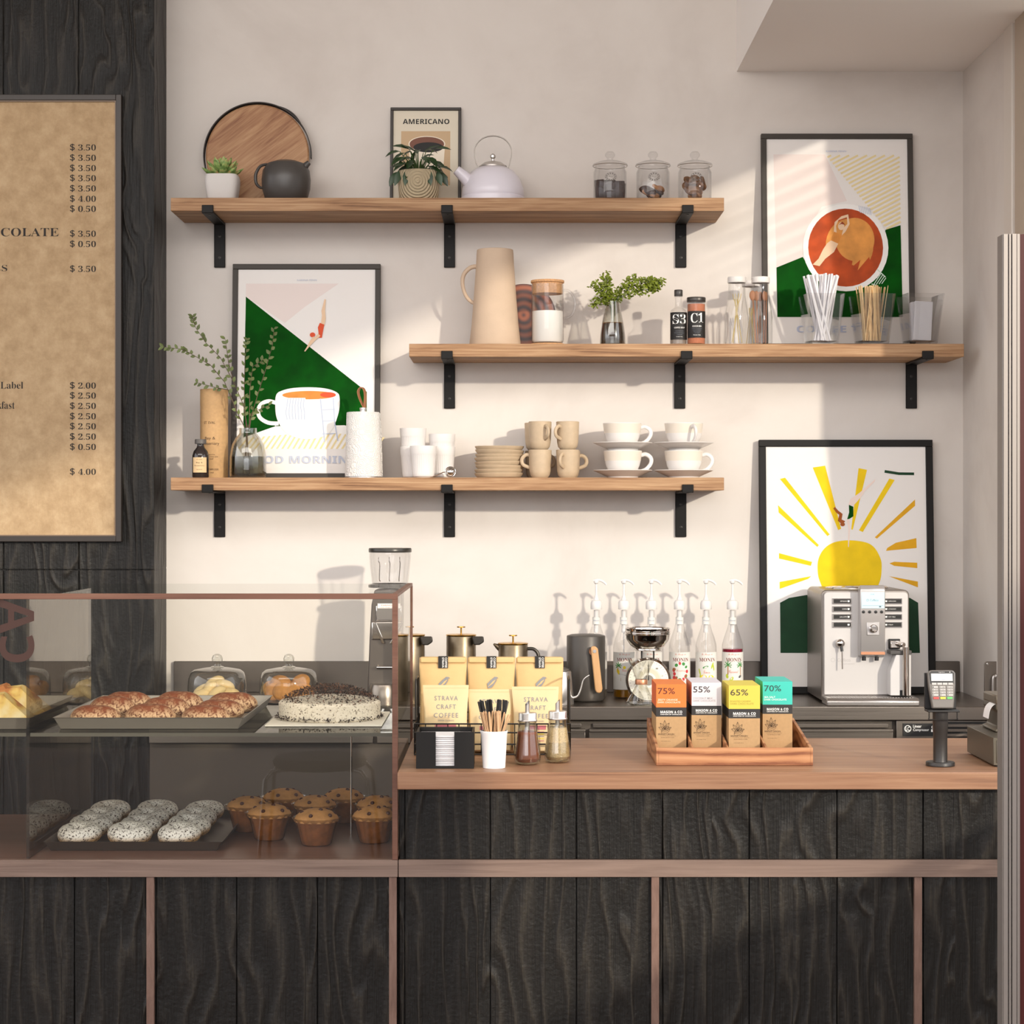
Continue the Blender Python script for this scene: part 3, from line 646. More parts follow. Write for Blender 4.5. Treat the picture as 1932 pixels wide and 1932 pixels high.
for px, lab, kd in J:
    t = jar(px, lab, kd); X0, Y0 = t.location.x, t.location.y
    if kd == 'dark':
        for k in range(9):
            x = -.025+k % 3*.025; y = -.018+k//3*.018; hh = R_.uniform(.045, .056)
            o = MB().box(-.0135, .0135, -.0055, .0055, 0, hh).build('chocolate_slab', mat('choc_dark', '#3a2822', .5, var=.3, vscale=150, bump=.4), None, bevel=.002)
            o.location = (X0+x, Y0+y, S1+.0045+.003); o.rotation_euler = (0, R_.uniform(-.12, .12), R_.uniform(-.25, .25)); tag(o, 'dark chocolate slab standing in the leftmost glass jar', 'chocolate', 'chocolate slabs in the jar')
    else:
        cm = [mat('biscuit_tan', '#b07a48', .8, var=.25, vscale=120, bump=.5), mat('biscuit_dark', '#4a3020', .8, var=.3, vscale=120, bump=.5)] if kd == 'mix' else [mat('biscuit_brown', '#7d5534', .8, var=.45, vscale=90, bump=.6)]
        n_ = 11 if kd == 'mix' else 16
        for k in range(n_):
            a = 2.4*k; rr_ = .022*math.sqrt(k/n_)+.002; o = MB().lathe([(0, -.004), (.0155, -.004), (.018, 0), (.0155, .004), (0, .004)], 18, sy=.75).build('biscuit', cm[k % len(cm)])
            zz = .012+(k//4)*(.009 if kd == 'mix' else .013)
            o.location = (X0+rr_*math.cos(a), Y0+rr_*math.sin(a), S1+zz+.006); o.rotation_euler = (R_.uniform(.1, .9) if kd == 'mix' else R_.uniform(1.0, 1.5), R_.uniform(-.4, .4), R_.uniform(0, 3))
            tag(o, 'biscuit lying in the middle glass jar' if kd == 'mix' else 'brown biscuit standing in the rightmost glass jar', 'biscuit', 'biscuits in the middle jar' if kd == 'mix' else 'biscuits in the right jar')

# ================================================================ MIDDLE SHELF OBJECTS
D = 5.358
t = thing('pitcher', 'tall tapering beige ceramic pitcher with side handle on the middle shelf', 'pitcher', (PX(934, D), D, S2))
PC = mat('clay_beige', '#c9b097', .75, bump=.12, bscale=250, var=.04, vscale=20)
MB().lathe([(0, 0), (.069, 0), (.0705, .003), (.064, .060), (.058, .135), (.052, .220), (.0505, .250), (.0495, .262), (.048, .263), (.0478, .255), (.045, .240), (0, .238)], 56).build('body', PC, t)
MB().tube([(-.049, 0, .218), (-.068, 0, .214), (-.085, 0, .196), (-.089, 0, .172), (-.083, 0, .145), (-.070, 0, .125), (-.056, 0, .117)], [.006, .006, .0058, .0055, .005, .005, .005], 12).build('handle', PC, t)
# turned tray behind
D = 5.45; r = .089
t = thing('turned_tray', 'dark red-brown round turned wooden tray leaning behind the tall pitcher', 'tray', (PX(988, D), D, S2+r+.003), rot=(-.13, 0, 0))
tm = mat('turned_wood', '#6e3216', .35); n = tm.node_tree.nodes; l = tm.node_tree.links; tcn = n.new('ShaderNodeTexCoord'); wv = n.new('ShaderNodeTexWave'); wv.wave_type = 'RINGS'; wv.rings_direction = 'Y'; wv.inputs['Scale'].default_value = 14; wv.inputs['Distortion'].default_value = 1.5
l.new(tcn.outputs['Object'], wv.inputs[0]); rr = ramp_node(n, [(0, '#3d1a0c'), (.5, '#7d3a1a'), (1, '#a5562a')]); l.new(wv.outputs[1], rr.inputs[0]); l.new(rr.outputs[0], n['Principled BSDF'].inputs[0])
MB().lathe([(0, -.002), (.030, -.002), (.032, -.006), (.045, -.006), (.047, -.002), (.062, -.002), (.065, -.007), (.078, -.009), (r, -.007), (r, .008), (0, .008)], 64).xf(Matrix.Rotation(PI/2, 4, 'X')).xf(Matrix.Scale(-1, 4, (0, 0, 1))).build('tray_body', tm, t)
# carafe of milk
D = 5.335
t = thing('carafe', 'glass carafe of milk with cork lid and glass handle on the middle shelf', 'carafe', (PX(1033, D), D, S2))
MB().lathe([(0, 0), (.046, 0), (.047, .002), (.046, .004), (0, .004)], 40).build('coaster', CORK, t)
MB().lathe([(0, .0045), (.038, .0045), (.043, .009), (.044, .014), (.044, .165), (.0425, .165), (.0425, .014), (.038, .0065), (0, .0065)], 48).build('glass_body', JARG, t)
MB().lathe([(0, .0075), (.038, .0075), (.0418, .013), (.0418, .092), (0, .092)], 48).build('milk', mat('milk', '#f3efe8', .35), t)
MB().lathe([(0, .140), (.0415, .140), (.0415, .168), (.0455, .170), (.0455, .176), (0, .178)], 48).build('cork_lid', CORK, t)
MB().tube([(.043, 0, .150), (.058, 0, .148), (.071, 0, .132), (.075, 0, .110), (.069, 0, .088), (.057, 0, .076), (.044, 0, .074)], .0035, 12).build('handle', JARG, t)
# vase with herbs
D = 5.355
t = thing('glass_vase', 'small clear glass vase of dark water holding leafy herb sprigs', 'vase', (PX(1156, D), D, S2))
MB().lathe([(0, .001), (.034, .001), (.0355, .004), (.034, .030), (.029, .065), (.021, .105), (.019, .122), (.018, .122), (.020, .104), (.028, .065), (.033, .030), (.033, .005), (0, .004)], 40).build('glass_body', GLASS, t)
MB().lathe([(0, .0045), (.0325, .0055), (.0325, .030), (.028, .062), (0, .062)], 40).build('dark_water', mat('dark_water', '#3a2818', .08, 0, .6), t)
MB().lathe([(.0285, .0605), (.0292, .0618), (.0285, .063), (.0278, .0618), (.0285, .0605)], 40).build('gold_line', BRASS, t)
def sprigs(parent, stems, lm, sm, L=.012, Wd=.006, dens=14, seed=1, spread=.02, tail=.35):
    R_ = random.Random(seed); lf = MB(); st = MB()
    for pts, rr_ in stems:
        P = [Vector(p) for p in pts]; S = []
        for i in range(len(P)-1):
            for k in range(6): S.append(P[i].lerp(P[i+1], k/6))
        S.append(P[-1]); st.tube(S, rr_, 5)
        i0 = int(len(S)*tail)
        for i in range(i0, len(S)):
            for k in range(dens):
                d = Vector((R_.uniform(-1, 1), R_.uniform(-1, 1), R_.uniform(-.4, 1))).normalized()
                p = S[i]+Vector((R_.uniform(-1, 1), R_.uniform(-1, 1), R_.uniform(-1, 1)))*spread
                lf.leaf(p, d, (R_.uniform(-.5, .5), -1, R_.uniform(0, 1)), L*R_.uniform(.7, 1.2), Wd*R_.uniform(.8, 1.2), curl=.2)
    lf.build('leaves', lm, parent); st.build('stems', sm, parent)
HERB = mat('herb_green', '#6d7a1a', .55, var=.4, vscale=60)
sprigs(t, [([(0, 0, .03), (-.006, 0, .12), (-.024, 0, .150), (-.050, 0, .165)], .0012), ([(0, 0, .03), (-.004, 0, .12), (-.014, 0, .16), (-.018, 0, .192)], .0012), ([(-.004, 0, .1), (-.02, 0, .13), (-.05, 0, .115)], .001),
           ([(0, 0, .03), (.006, 0, .12), (.030, 0, .160), (.060, 0, .182)], .0012), ([(0, 0, .05), (.008, 0, .125), (.060, 0, .150), (.105, -.005, .155), (.130, -.005, .172)], .0012),
           ([(.008, 0, .12), (.05, .0, .165), (.10, -.005, .178), (.12, 0, .16)], .001)], HERB, mat('stem_green'), L=.011, Wd=.0055, dens=15, seed=5, spread=.013, tail=.42)
# S3 bottle, C1 jar
D = 5.33
t = thing('syrup_bottle', 'clear bottle with black S3 label and black cap on the middle shelf', 'bottle', (PX(1280, D), D, S2))
MB().lathe([(0, .001), (.021, .001), (.023, .004), (.023, .088), (.020, .095), (.010, .103), (.009, .108), (.009, .128), (.0105, .129), (.0105, .133)], 36).build('glass_body', JARG, t)
MB().lathe([(0, .003), (.0215, .003), (.0215, .084), (0, .084)], 32).build('syrup', mat('syrup_grey', '#b5a89c', .1, trans=.6), t)
MB().lathe([(0, .133), (.011, .133), (.0115, .134), (.0115, .149), (.0105, .1505), (0, .1505)], 32).build('cap', mat('cap_dark', '#3a3633', .35), t)
l_ = MB().wrapquad(.0236, -.030, .030, .014, .088, 0); l_.text(BSERIF('S3'), -.019, .021, .056, .083, m=1, wrap=.0238).text('COFFEE SIRUP', -.014, .016, .044, .048, m=1, wrap=.0238, off=.01)
for k, (a, b_) in enumerate(((-.010, .012), (-.013, .015), (-.006, .008))): l_.text('handmade syrup', a, b_, .036-.005*k, .0375-.005*k, m=2, wrap=.0238)
l_.text('Nicolas Vahe', -.008, .010, .0205, .0225, m=1, wrap=.0238); l_.build('label', [BLK, WHT, GREY], t, smooth=False, recalc=False)
t = thing('spice_jar', 'jar of cocoa powder with black C1 label and grey lid, middle shelf', 'jar', (PX(1313.5, D-.01), D-.01, S2))
MB().lathe([(0, .001), (.0235, .001), (.0248, .003), (.0248, .115), (.022, .118)], 36).build('glass_body', JARG, t)
MB().lathe([(0, .003), (.0236, .003), (.0236, .110), (0, .110)], 36).build('cocoa_powder', mat('cocoa_salmon', '#b97455', .9, var=.08, vscale=200), t)
MB().lathe([(0, .116), (.0252, .116), (.0257, .117), (.0257, .127), (.0247, .1285), (0, .1285)], 36).build('lid', mat('lid_grey', '#4a4643', .35, .6), t)
l_ = MB().wrapquad(.0253, -.031, .031, .018, .090, 0); l_.text(BSERIF('C1'), -.018, .018, .058, .085, m=1, wrap=.0255).text('COCOA MIX', -.013, .013, .047, .051, m=1, wrap=.0255, off=.015)
for k in range(4): l_.text('organic cocoa powder', -.014+.002*k, .014-.002*k, .042-.004*k, .0434-.004*k, m=2, wrap=.0255)
l_.text('Nicolas Vahe', -.010, .010, .024, .0265, m=1, wrap=.0255); l_.build('label', [BLK, WHT, GREY], t, smooth=False, recalc=False)
# three tall bottles with white caps
def tallbottle(px, D, lab):
    t = thing('glass_bottle', lab, 'bottle', (PX(px, D), D, S2), group='tall capped glass bottles of stirrers')
    MB().lathe([(0, .001), (.029, .001), (.032, .004), (.032, .075), (.028, .105), (.023, .135), (.022, .165), (.0235, .167), (.0235, .172)], 36).build('glass_body', JARG, t)
    MB().lathe([(.0225, .169), (.0245, .169), (.025, .170), (.025, .183), (.0235, .185), (0, .185)], 36).build('cap', mat('cap_white', '#e6e1dc', .4), t)
    return t
tallbottle(1390, 5.325, 'tall glass bottle with white cap holding thin gold twig sticks, leftmost of three')
tallbottle(1417, 5.415, 'tall glass bottle of gold sticks half hidden behind the other two')
t = tallbottle(1435, 5.33, 'tall glass bottle with white cap full of brown wooden spoons')
SG = mat('gold_twig', '#b9a262', .35, .4)
def twig(x, y, zb, h, tilt, rz, lab, grp):
    o = MB().tube([(0, 0, 0), (0, 0, h*.8)], .0011, 6).tube([(0, 0, h*.8), (.003, 0, h*.88), (.0035, 0, h)], .001, 6).tube([(0, 0, h*.8), (-.003, 0, h*.88), (-.0035, 0, h)], .001, 6).build('cocktail_fork', SG)
    o.location = (x, y, zb); o.rotation_euler = (0, tilt, rz); tag(o, lab, 'stick', grp)
bx = PX(1390, 5.325)
for k, (dx, ti) in enumerate(((-.014, .16), (.014, -.16), (.006, -.07), (-.008, .07))):
    twig(bx+dx, 5.325+(k-1.5)*.006, S2+.006, .135 if k < 2 else .12, ti, 0, 'gold twig stick inside the leftmost tall bottle', 'gold sticks in the left bottle')
bx = PX(1417, 5.415)
for k in range(4): twig(bx+(k-1.5)*.009, 5.415+(k % 2)*.01, S2+.006, .105, (1.5-k)*.08, 0, 'gold twig stick inside the hindmost tall bottle', 'gold sticks in the hind bottle')
bx = PX(1435, 5.33)
for k in range(5):
    o = MB().tube([(0, 0, 0), (0, 0, .08), (0, 0, .118)], [.003, .003, .0025], 8, flat=.5).ball((0, 0, .128), .009, .003, .014, 12, 8).build('wooden_spoon', mat('spoon_wood', '#9a6a4c', .6))
    o.location = (bx+(k-2)*.007, 5.33+((k*2) % 5-2)*.006, S2+.006); o.rotation_euler = (0, (k-2)*.035, .3*k); tag(o, 'brown wooden spoon inside the right-hand tall bottle', 'spoon', 'wooden spoons in the bottle')
# square tapered cups
ACR = glass('acrylic', '#f8f8f8', .05, .9, .02, 3)
def sqcup(px, lab, D=5.335):
    t = thing('acrylic_cup', lab, 'cup', (PX(px, D), D, S2), rz=.12, group='square tapering clear cups')
    def rr(h, z): return [(-h, -h, z), (h, -h, z), (h, h, z), (-h, h, z)]
    b_, tt_ = .036, .051; H = .137; wl_ = .0025
    rings = [rr(b_, .001), rr(tt_, H), rr(tt_-wl_, H), rr(b_-wl_+.001, .010)]; vs = sum(rings, []); fs = [(0, 1, 2, 3)]
    for k in range(3):
        for i in range(4): fs.append((k*4+i, k*4+(i+1) % 4, k*4+4+(i+1) % 4, k*4+4+i))
    fs.append((12, 13, 14, 15)); MB().add(vs, fs).build('cup_body', ACR, t, smooth=False)
    return t
SQ = [(1550, 'square clear cup packed with white paper straws, in front of the swimmer poster'), (1645, 'square clear cup packed with pale wooden stirrers, between the other two'), (1736, 'square clear cup holding white paper packets at the shelf end')]
for px, lab in SQ: sqcup(px, lab)
R_ = random.Random(21)
STRAW = mat('straw_white', '#e9e7ea', .55); STICK = mat('stirrer_birch', '#dfc08f', .7, var=.08, vscale=60)
sm_ = MB().tube([(0, 0, 0), (0, 0, .182)], .0031, 10); so = sm_.build('paper_straw', STRAW); first = True
bx = PX(1550, 5.335); n_ = 0
for k in range(46):
    left = k < 18
    if left: xb, xt = R_.uniform(-.008, .024), R_.uniform(-.050, -.012)
    else: xb, xt = R_.uniform(-.022, .022), R_.uniform(-.004, .046)
    yb = R_.uniform(-.024, .024); yt = yb*1.2
    o = so if first else so.copy(); first = False
    if o is not so: C.objects.link(o)
    tag(o, 'white paper straw standing in the leftmost square clear cup', 'straw', 'white straws in the square cup')
    d = Vector((xt-xb, yt-yb, .175+R_.uniform(-.008, .004))); o.location = (bx+xb, 5.335+yb, S2+.0125-R_.uniform(0, .001)); o.rotation_euler = d.to_track_quat('Z', 'Y').to_euler()
bx = PX(1645, 5.335)
so = MB().prism([(-.0038, 0), (.0038, 0), (.0038, .145), (.0026, .149), (0, .150), (-.0026, .149), (-.0038, .145)], -.0007, .0007).build('wooden_stirrer', STICK, bevel=0); first = True
for k in range(48):
    xb = R_.uniform(-.022, .022); xt = xb*.6+R_.uniform(-.020, .034)
    if k < 4: xb, xt = -.022, R_.uniform(-.044, -.036)
    yb = R_.uniform(-.022, .022); yt = yb*1.35
    o = so if first else so.copy(); first = False
    if o is not so: C.objects.link(o)
    tag(o, 'pale wooden stirrer standing in the middle square clear cup', 'stirrer', 'wooden stirrers in the square cup')
    d = Vector((xt-xb, yt-yb, .15)); o.location = (bx+xb, 5.335+yb, S2+.0115); o.rotation_euler = (d.to_track_quat('Z', 'Y') @ Euler((0, 0, R_.uniform(-.5, .5))).to_quaternion()).to_euler()
bx = PX(1736, 5.335)
so = MB().box(-.026, .026, -.0022, .0022, 0, .105).build('paper_packet', mat('packet_white', '#dcdade', .7, bump=.3, bscale=60), bevel=.0012)
for k in range(7):
    o = so if k == 0 else so.copy()
    if k: C.objects.link(o)
    tag(o, 'white paper packet standing in the square clear cup at the shelf end', 'packet', 'white packets in the square cup')
    o.location = (bx+R_.uniform(-.003, .003), 5.335-.021+k*.007, S2+.0115+R_.uniform(0, .001)); o.rotation_euler = (R_.uniform(-.05, .05)+(k-3)*-.012, R_.uniform(-.06, .06), R_.uniform(-.08, .08)+.1)

# ================================================================ LOWEST SHELF OBJECTS
D = 5.325
t = thing('diffuser_bottle', 'small dark glass bottle with grey cap and cream Bay & Rosemary label', 'bottle', (PX(378.5, D), D, S3))
MB().lathe([(0, 0), (.0205, 0), (.0225, .003), (.0225, .060), (.019, .072), (.011, .082), (.009, .088), (.009, .096)], 36).build('glass_body', mat('dark_glass', '#2b2422', .08, 0, .6), t)
MB().lathe([(.0115, .092), (.0155, .092), (.0155, .103), (.0145, .1045), (0, .1045)], 32).build('cap', mat('cap_grey', '#56514d', .5), t)
l_ = MB().wrapquad(.0230, -.021, .021, .014, .055, 0); 
for s_, a, b_, z0, z1 in (('ST. EVAL', -.008, .008, .048, .0505), ('Bay &', -.009, .009, .038, .0425), ('Rosemary', -.014, .014, .030, .0345), ('REED DIFFUSER', -.008, .008, .021, .0228)): l_.text(s_, a, b_, z0, z1, m=1, wrap=.0232)
l_.build('label', [mat('label_cream', '#d9b98c', .7), mat('ink_brown', '#4a3422', .7)], t, smooth=False, recalc=False)
D = 5.40
t = thing('cardboard_tube', 'tall kraft cardboard tube lettered ST. EVAL Bay & Rosemary, behind the dark bottle', 'tube', (PX(404, D), D, S3))
MB().lathe([(0, 0), (.0375, 0), (.038, .001), (.038, .198), (.0383, .199), (.0383, .243), (.0375, .2445), (0, .2445)], 48).build('tube_body', KRAFT, t)
l_ = MB(); 
for s_, a, b_, z0, z1 in (('ST. EVAL', -.024, .009, .148, .155), ('Bay &', -.021, .009, .103, .113), ('Rosemary', -.028, .020, .088, .099), ('A fragrance', -.020, .008, .062, .066), ('of rosemary and', -.022, .016, .056, .060), ('bay leaf', -.020, .004, .050, .054), ('REED DIFFUSER', -.026, .018, .021, .026), ('100 ml', -.02, .004, .013, .017)): l_.text(s_, a, b_, z0, z1, m=0, wrap=.0386)
l_.build('lettering', mat('ink_brown'), t, smooth=False, recalc=False)
# vase with eucalyptus twigs
D = 5.355
t = thing('glass_vase', 'clear rounded glass vase of water holding long leafy twigs, lowest shelf', 'vase', (PX(468, D), D, S3))
MB().lathe([(0, .001), (.045, .001), (.0495, .004), (.0505, .012), (.0495, .060), (.044, .090), (.034, .110), (.025, .119), (.0235, .123), (.0235, .136), (.0220, .136), (.0220, .122), (.033, .107), (.043, .088), (.048, .060), (.049, .012), (.045, .005), (0, .004)], 48).build('glass_body', GLASS, t)
MB().lathe([(0, .0055), (.0445, .0055), (.0475, .012), (.0470, .058), (0, .058)], 40).build('water', WATER, t)
k_ = 5.355/F
def TP_(x, y): px, py = z4(x, y); return ((px-468)*k_, (x % 7-3)*.003-.01, PZ(py, D)-S3)
B = [[(650, 1440), (615, 1180), (560, 1040), (480, 850), (390, 740), (270, 670), (210, 640), (90, 625)],
     [(560, 1440), (625, 1160), (600, 1000), (540, 850), (455, 690), (355, 590), (290, 490), (280, 430)],
     [(640, 1440), (620, 1170), (690, 940), (750, 760), (790, 600), (805, 500)],
     [(600, 1430), (615, 1160), (600, 900), (610, 700), (615, 570)], [(560, 1050), (500, 900), (420, 885), (290, 850)], [(600, 1150), (650, 1050), (760, 1000)], [(630, 1150), (640, 900), (650, 740), (720, 690)], [(540, 860), (500, 720), (470, 560)]]
st = MB(); lf = MB(); R_ = random.Random(9)
for bi, br in enumerate(B):
    P = [Vector(TP_(*p)) for p in br]
    if bi < 4: P[0] = Vector((P[0].x*.5, 0, .010)); P[1] = Vector((max(-.014, min(.014, P[1].x)), -.004, .128))
    if bi in (5, 6): P[0] = Vector((.004, -.004, .13))
    yo = (bi-2.5)*.006
    for i in range(2, len(P)): P[i].y += yo*i*.5
    S = []
    for i in range(len(P)-1):
        for q in range(5): S.append(P[i].lerp(P[i+1], q/5))
    S.append(P[-1]); st.tube(S, [.0014*(1-.6*i/len(S)) for i in range(len(S))], 5)
    for i in range(8 if bi < 5 else 3, len(S)):
        if S[i].z < .145: continue
        for q in range(1 if R_.random() < .8 else 2):
            tdir = (S[min(i+1, len(S)-1)]-S[i-1]).normalized(); side = 1 if (i+q) % 2 else -1
            d = tdir*.7+Vector((side*tdir.z, R_.uniform(-.5, .3), -side*tdir.x))*R_.uniform(.4, 1)
            lf.leaf(S[i]+Vector((0, R_.uniform(-.003, .003), 0)), d, (R_.uniform(-.6, .6), -1, R_.uniform(-.2, .6)), R_.uniform(.012, .018), R_.uniform(.0075, .0105), curl=.12)
st.build('stems', mat('twig_brown', '#5d4a38', .7), t); lf.build('leaves', mat('eucalyptus', '#66713f', .6, var=.35, vscale=50), t)
# paper towel roll
D = 5.36
t = thing('paper_towel_roll', 'white embossed paper towel roll on a stand with tan leather loop', 'paper towel', (PX(685, D), D, S3))
tm = mat('towel_paper', '#e6e2dd', .9); n = tm.node_tree.nodes; l = tm.node_tree.links; tc_ = n.new('ShaderNodeTexCoord'); vo = n.new('ShaderNodeTexVoronoi'); vo.inputs['Scale'].default_value = 55; l.new(tc_.outputs['Object'], vo.inputs['Vector'])
si = n.new('ShaderNodeMath'); si.operation = 'SINE'; mu = n.new('ShaderNodeMath'); mu.operation = 'MULTIPLY'; mu.inputs[1].default_value = 26; l.new(vo.outputs['Distance'], mu.inputs[0]); l.new(mu.outputs[0], si.inputs[0])
bp = n.new('ShaderNodeBump'); bp.inputs['Strength'].default_value = .5; bp.inputs['Distance'].default_value = .0015; l.new(si.outputs[0], bp.inputs['Height']); l.new(bp.outputs[0], n['Principled BSDF'].inputs['Normal'])
MB().lathe([(.012, .004), (.049, .004), (.0495, .006), (.045, .178), (.044, .1795), (.012, .1795)], 56).build('roll', tm, t)
MB().lathe([(0, 0), (.052, 0), (.052, .003), (0, .003)], 40).lathe([(0, .003), (.0085, .003), (.0085, .186), (.0095, .187), (.0095, .192), (0, .193)], 20).build('stand', SILVER, t)
MB().add([(.030, .040, .005), (.052, .030, .005), (.049, .028, .12), (.046, .028, .178), (.030, .034, .178)], [(0, 1, 2, 3, 4)]).build('loose_sheet', tm, t)
MB().ribbon([(.004, 0, .190), (-.008, 0, .215), (-.013, 0, .236), (-.006, 0, .247), (.002, 0, .243), (.006, 0, .225), (.004, 0, .190)], .013, .0022, up=(.35, .94, 0)).build('leather_loop', mat('leather_tan', '#9c6640', .55), t)
# ribbed white cups
WR = mat('ribbed_porcelain', '#e0dbd7', .35)
def ribcup(px, D, zb, lab):
    t = thing('ribbed_cup', lab, 'cup', (PX(px, D), D, zb), group='white ribbed espresso cups')
    f_ = lambda a, z: 1-.028*(.5+.5*math.cos(a*36)) if .010 < z < .062 else 1
    MB().lathe([(0, 0), (.024, 0), (.029, .004), (.0305, .010), (.0308, .012), (.0345, .060), (.0347, .062), (.036, .067), (.0368, .086), (.0355, .0865), (.034, .084), (.031, .02), (0, .008)], 144, mod=f_).build('cup_body', WR, t)
    return t
ribcup(780, 5.385, S3, 'white ribbed cup under the taller stack, hidden behind the front cup')
ribcup(779.5, 5.386, S3+.0505, 'white ribbed cup nested on top of the taller stack by the towel roll')
ribcup(799, 5.318, S3, 'white ribbed cup standing alone in front of the two stacks')
ribcup(834, 5.39, S3, 'white ribbed cup at the bottom of the stack behind the ball strainer')
ribcup(834, 5.391, S3+.035, 'white ribbed cup on top of the stack behind the ball strainer')
t = thing('ball_strainer', 'small steel ball strainer with handle lying before the ribbed cups', 'tea strainer', (PX(850, 5.305), 5.305, S3+.0155))
b = MB().ball((0, 0, 0), .0125, m=0); b.tube([(.0135*math.cos(2*PI*i/28), -.006, .0135*math.sin(2*PI*i/28)) for i in range(28)], .0018, 8, True); b.build('ball', CHROME, t)
MB().tube([(-.012, -.003, 0), (-.020, 0, -.001), (-.040, .0, -.010), (-.052, 0, -.0135)], .0014, 8).tube([(-.052-.004+.004*math.cos(2*PI*i/12), .004*math.sin(2*PI*i/12), -.0138) for i in range(12)], .001, 6, True).build('handle', CHROME, t)
# beige plates
R_ = random.Random(4); D = 5.385; z = S3
pl = None
PLN = ['lowest', 'second from the bottom', 'third from the bottom', 'fourth from the bottom', 'fifth from the bottom', 'sixth from the bottom', 'seventh from the bottom', 'topmost']
for k in range(8):
    nm = 'beige stoneware side plate, %s of the stack of eight' % PLN[k]
    if pl is None:
        pl = MB().lathe([(0, 0), (.050, 0), (.060, .002), (.066, .009), (.0675, .0135), (.0665, .0142), (.063, .010), (.055, .0045), (0, .004)], 56).build('side_plate', BEIGEC); o = pl
    else: o = pl.copy(); C.objects.link(o)
    tag(o, nm, 'plate', 'beige plates in a stack'); o.location = (PX(942+R_.uniform(-1, 1), D), D, z); o.rotation_euler = (R_.uniform(-.012, .012), R_.uniform(-.03, .03) if k > 1 else 0, R_.uniform(0, 3)); z += .0105
# beige mugs
def mug(px, D, zb, rz, lab):
    t = thing('mug', lab, 'mug', (PX(px, D), D, zb), rz, 'beige stoneware mugs')
    MB().lathe([(0, 0), (.020, 0), (.0215, .0015), (.0265, .008), (.029, .020), (.0305, .045), (.0315, .075), (.0305, .0765), (.029, .074), (.027, .020), (0, .008)], 48).build('mug_body', BEIGEC, t)
    MB().tube([(.029, 0, .062), (.038, 0, .063), (.047, 0, .056), (.050, 0, .046), (.046, 0, .036), (.036, 0, .031), (.0275, 0, .028)], .0042, 10, flat=1.2).build('handle', BEIGEC, t)
    return t
D = 5.345; m0 = mug(1019, D, S3, PI, 'beige mug at the bottom of the front left mug stack, handle to the left')
M_ = [(1019, D, S3+.0575+.0195, -PI/2+.45, 'beige mug on top of the front left mug stack, handle towards the room'), (1071, D, S3, -PI/2-.45, 'beige mug at the bottom of the front right mug stack'), (1071, D, S3+.077, -PI/2-.75, 'beige mug on top of the front right mug stack'),
      (1012, 5.425, S3, .1, 'beige mug at the bottom behind the front left mug stack'), (1011, 5.425, S3+.077, PI*.6, 'beige mug on top behind the front left mug stack'), (1073, 5.425, S3, .1, 'beige mug behind the front right stack, handle to the right')]
for a in M_: dup(m0, (PX(a[0], a[1]), a[1], a[2]), a[4], a[3])
# cups and saucers
SBAND = mat('cream_glaze', '#e2d7c8', .3)
def saucer(px, zb, lab):
    D = 5.385; t = thing('saucer', lab, 'saucer', (PX(px, D), D, zb), group='white saucers')
    MB().lathe([(0, .002), (.036, .002), (.038, 0), (.041, 0), (.043, .004), (.066, .014), (.0810, .0205), (.0815, .0220), (.0800, .0225), (.064, .0165), (.043, .008), (.030, .0065), (0, .006)], 64).build('saucer_body', WHITEC, t)
def cup(px, zb, rz, lab):
    D = 5.385; t = thing('coffee_cup', lab, 'cup', (PX(px, D), D, zb), rz, 'white coffee cups')
    b = MB().lathe([(0, .002), (.024, .002), (.025, 0), (.028, 0), (.030, .003), (.040, .013), (.0465, .028), (.0495, .040)], 64, m=0).lathe([(.0495, .040), (.0515, .055), (.0530, .0665)], 64, m=1).lathe([(.0530, .0665), (.0525, .068), (.0510, .067), (.046, .030), (.030, .008), (0, .005)], 64, m=0)
    b.build('cup_body', [WHITEC, SBAND], t)
    MB().tube([(.050, 0, .056), (.062, 0, .0585), (.074, 0, .052), (.0785, 0, .041), (.074, 0, .028), (.060, 0, .015), (.040, 0, .010)], [.0045, .0045, .0045, .0043, .004, .004, .004], 12, flat=1.3).build('handle', WHITEC, t)
cx1, cx2 = 1175, 1290
for cx_, side, top in ((cx1, 'left', 0), (cx2, 'right', -PI/2+.35)):
    saucer(cx_, S3, 'white saucer under the lower cup of the %s cup stack' % side); cup(cx_, S3+.0072, 0, 'white coffee cup with cream band, lower cup of the %s stack' % side)
    saucer(cx_, S3+.0755, 'white saucer resting on the lower cup of the %s cup stack' % side); cup(cx_-(1 if top == 0 else 0), S3+.0827, top, 'white coffee cup with cream band on top of the %s stack' % side)
# ================================================================ BACK COUNTER OBJECTS
B0 = CT+.0003
# grinder
D = 5.24
t = thing('coffee_grinder', 'tall steel coffee grinder with clear bean hopper beside the display case', 'coffee grinder', (PX(736, D), D, B0))
GK = D/F
def gz(y): return PZ(y, D)-B0
MB().lathe([(0, gz(1042)), (.057, gz(1042)), (.0575, gz(1041)), (.0575, gz(1036)), (.056, gz(1034)), (0, gz(1034))], 48).build('hopper_lid', mat('lid_smoke', '#3c3934', .3, .3), t)
MB().lathe([(.055, gz(1041.5)), (.0555, gz(1050)), (.048, gz(1100)), (.047, gz(1101)), (.045, gz(1100)), (.0525, gz(1052)), (.052, gz(1042))], 48).build('hopper', JARG, t)
MB().lathe([(.046, gz(1101)), (.058, gz(1103)), (.058, gz(1108)), (.0, gz(1108))], 48).build('hopper_ring', mat('lid_smoke'), t)
for k in (-1, 0, 1): MB().tube([(k*.028, -.040, gz(1050)), (k*.028, -.042, gz(1058)), (k*.027+.002, -.040, gz(1064)), (k*.026, -.039, gz(1092)), (k*.025+.002, -.038, gz(1095))], .0012, 6).build('hopper_rib', CHROME, t)
b = MB(); x0 = -.051
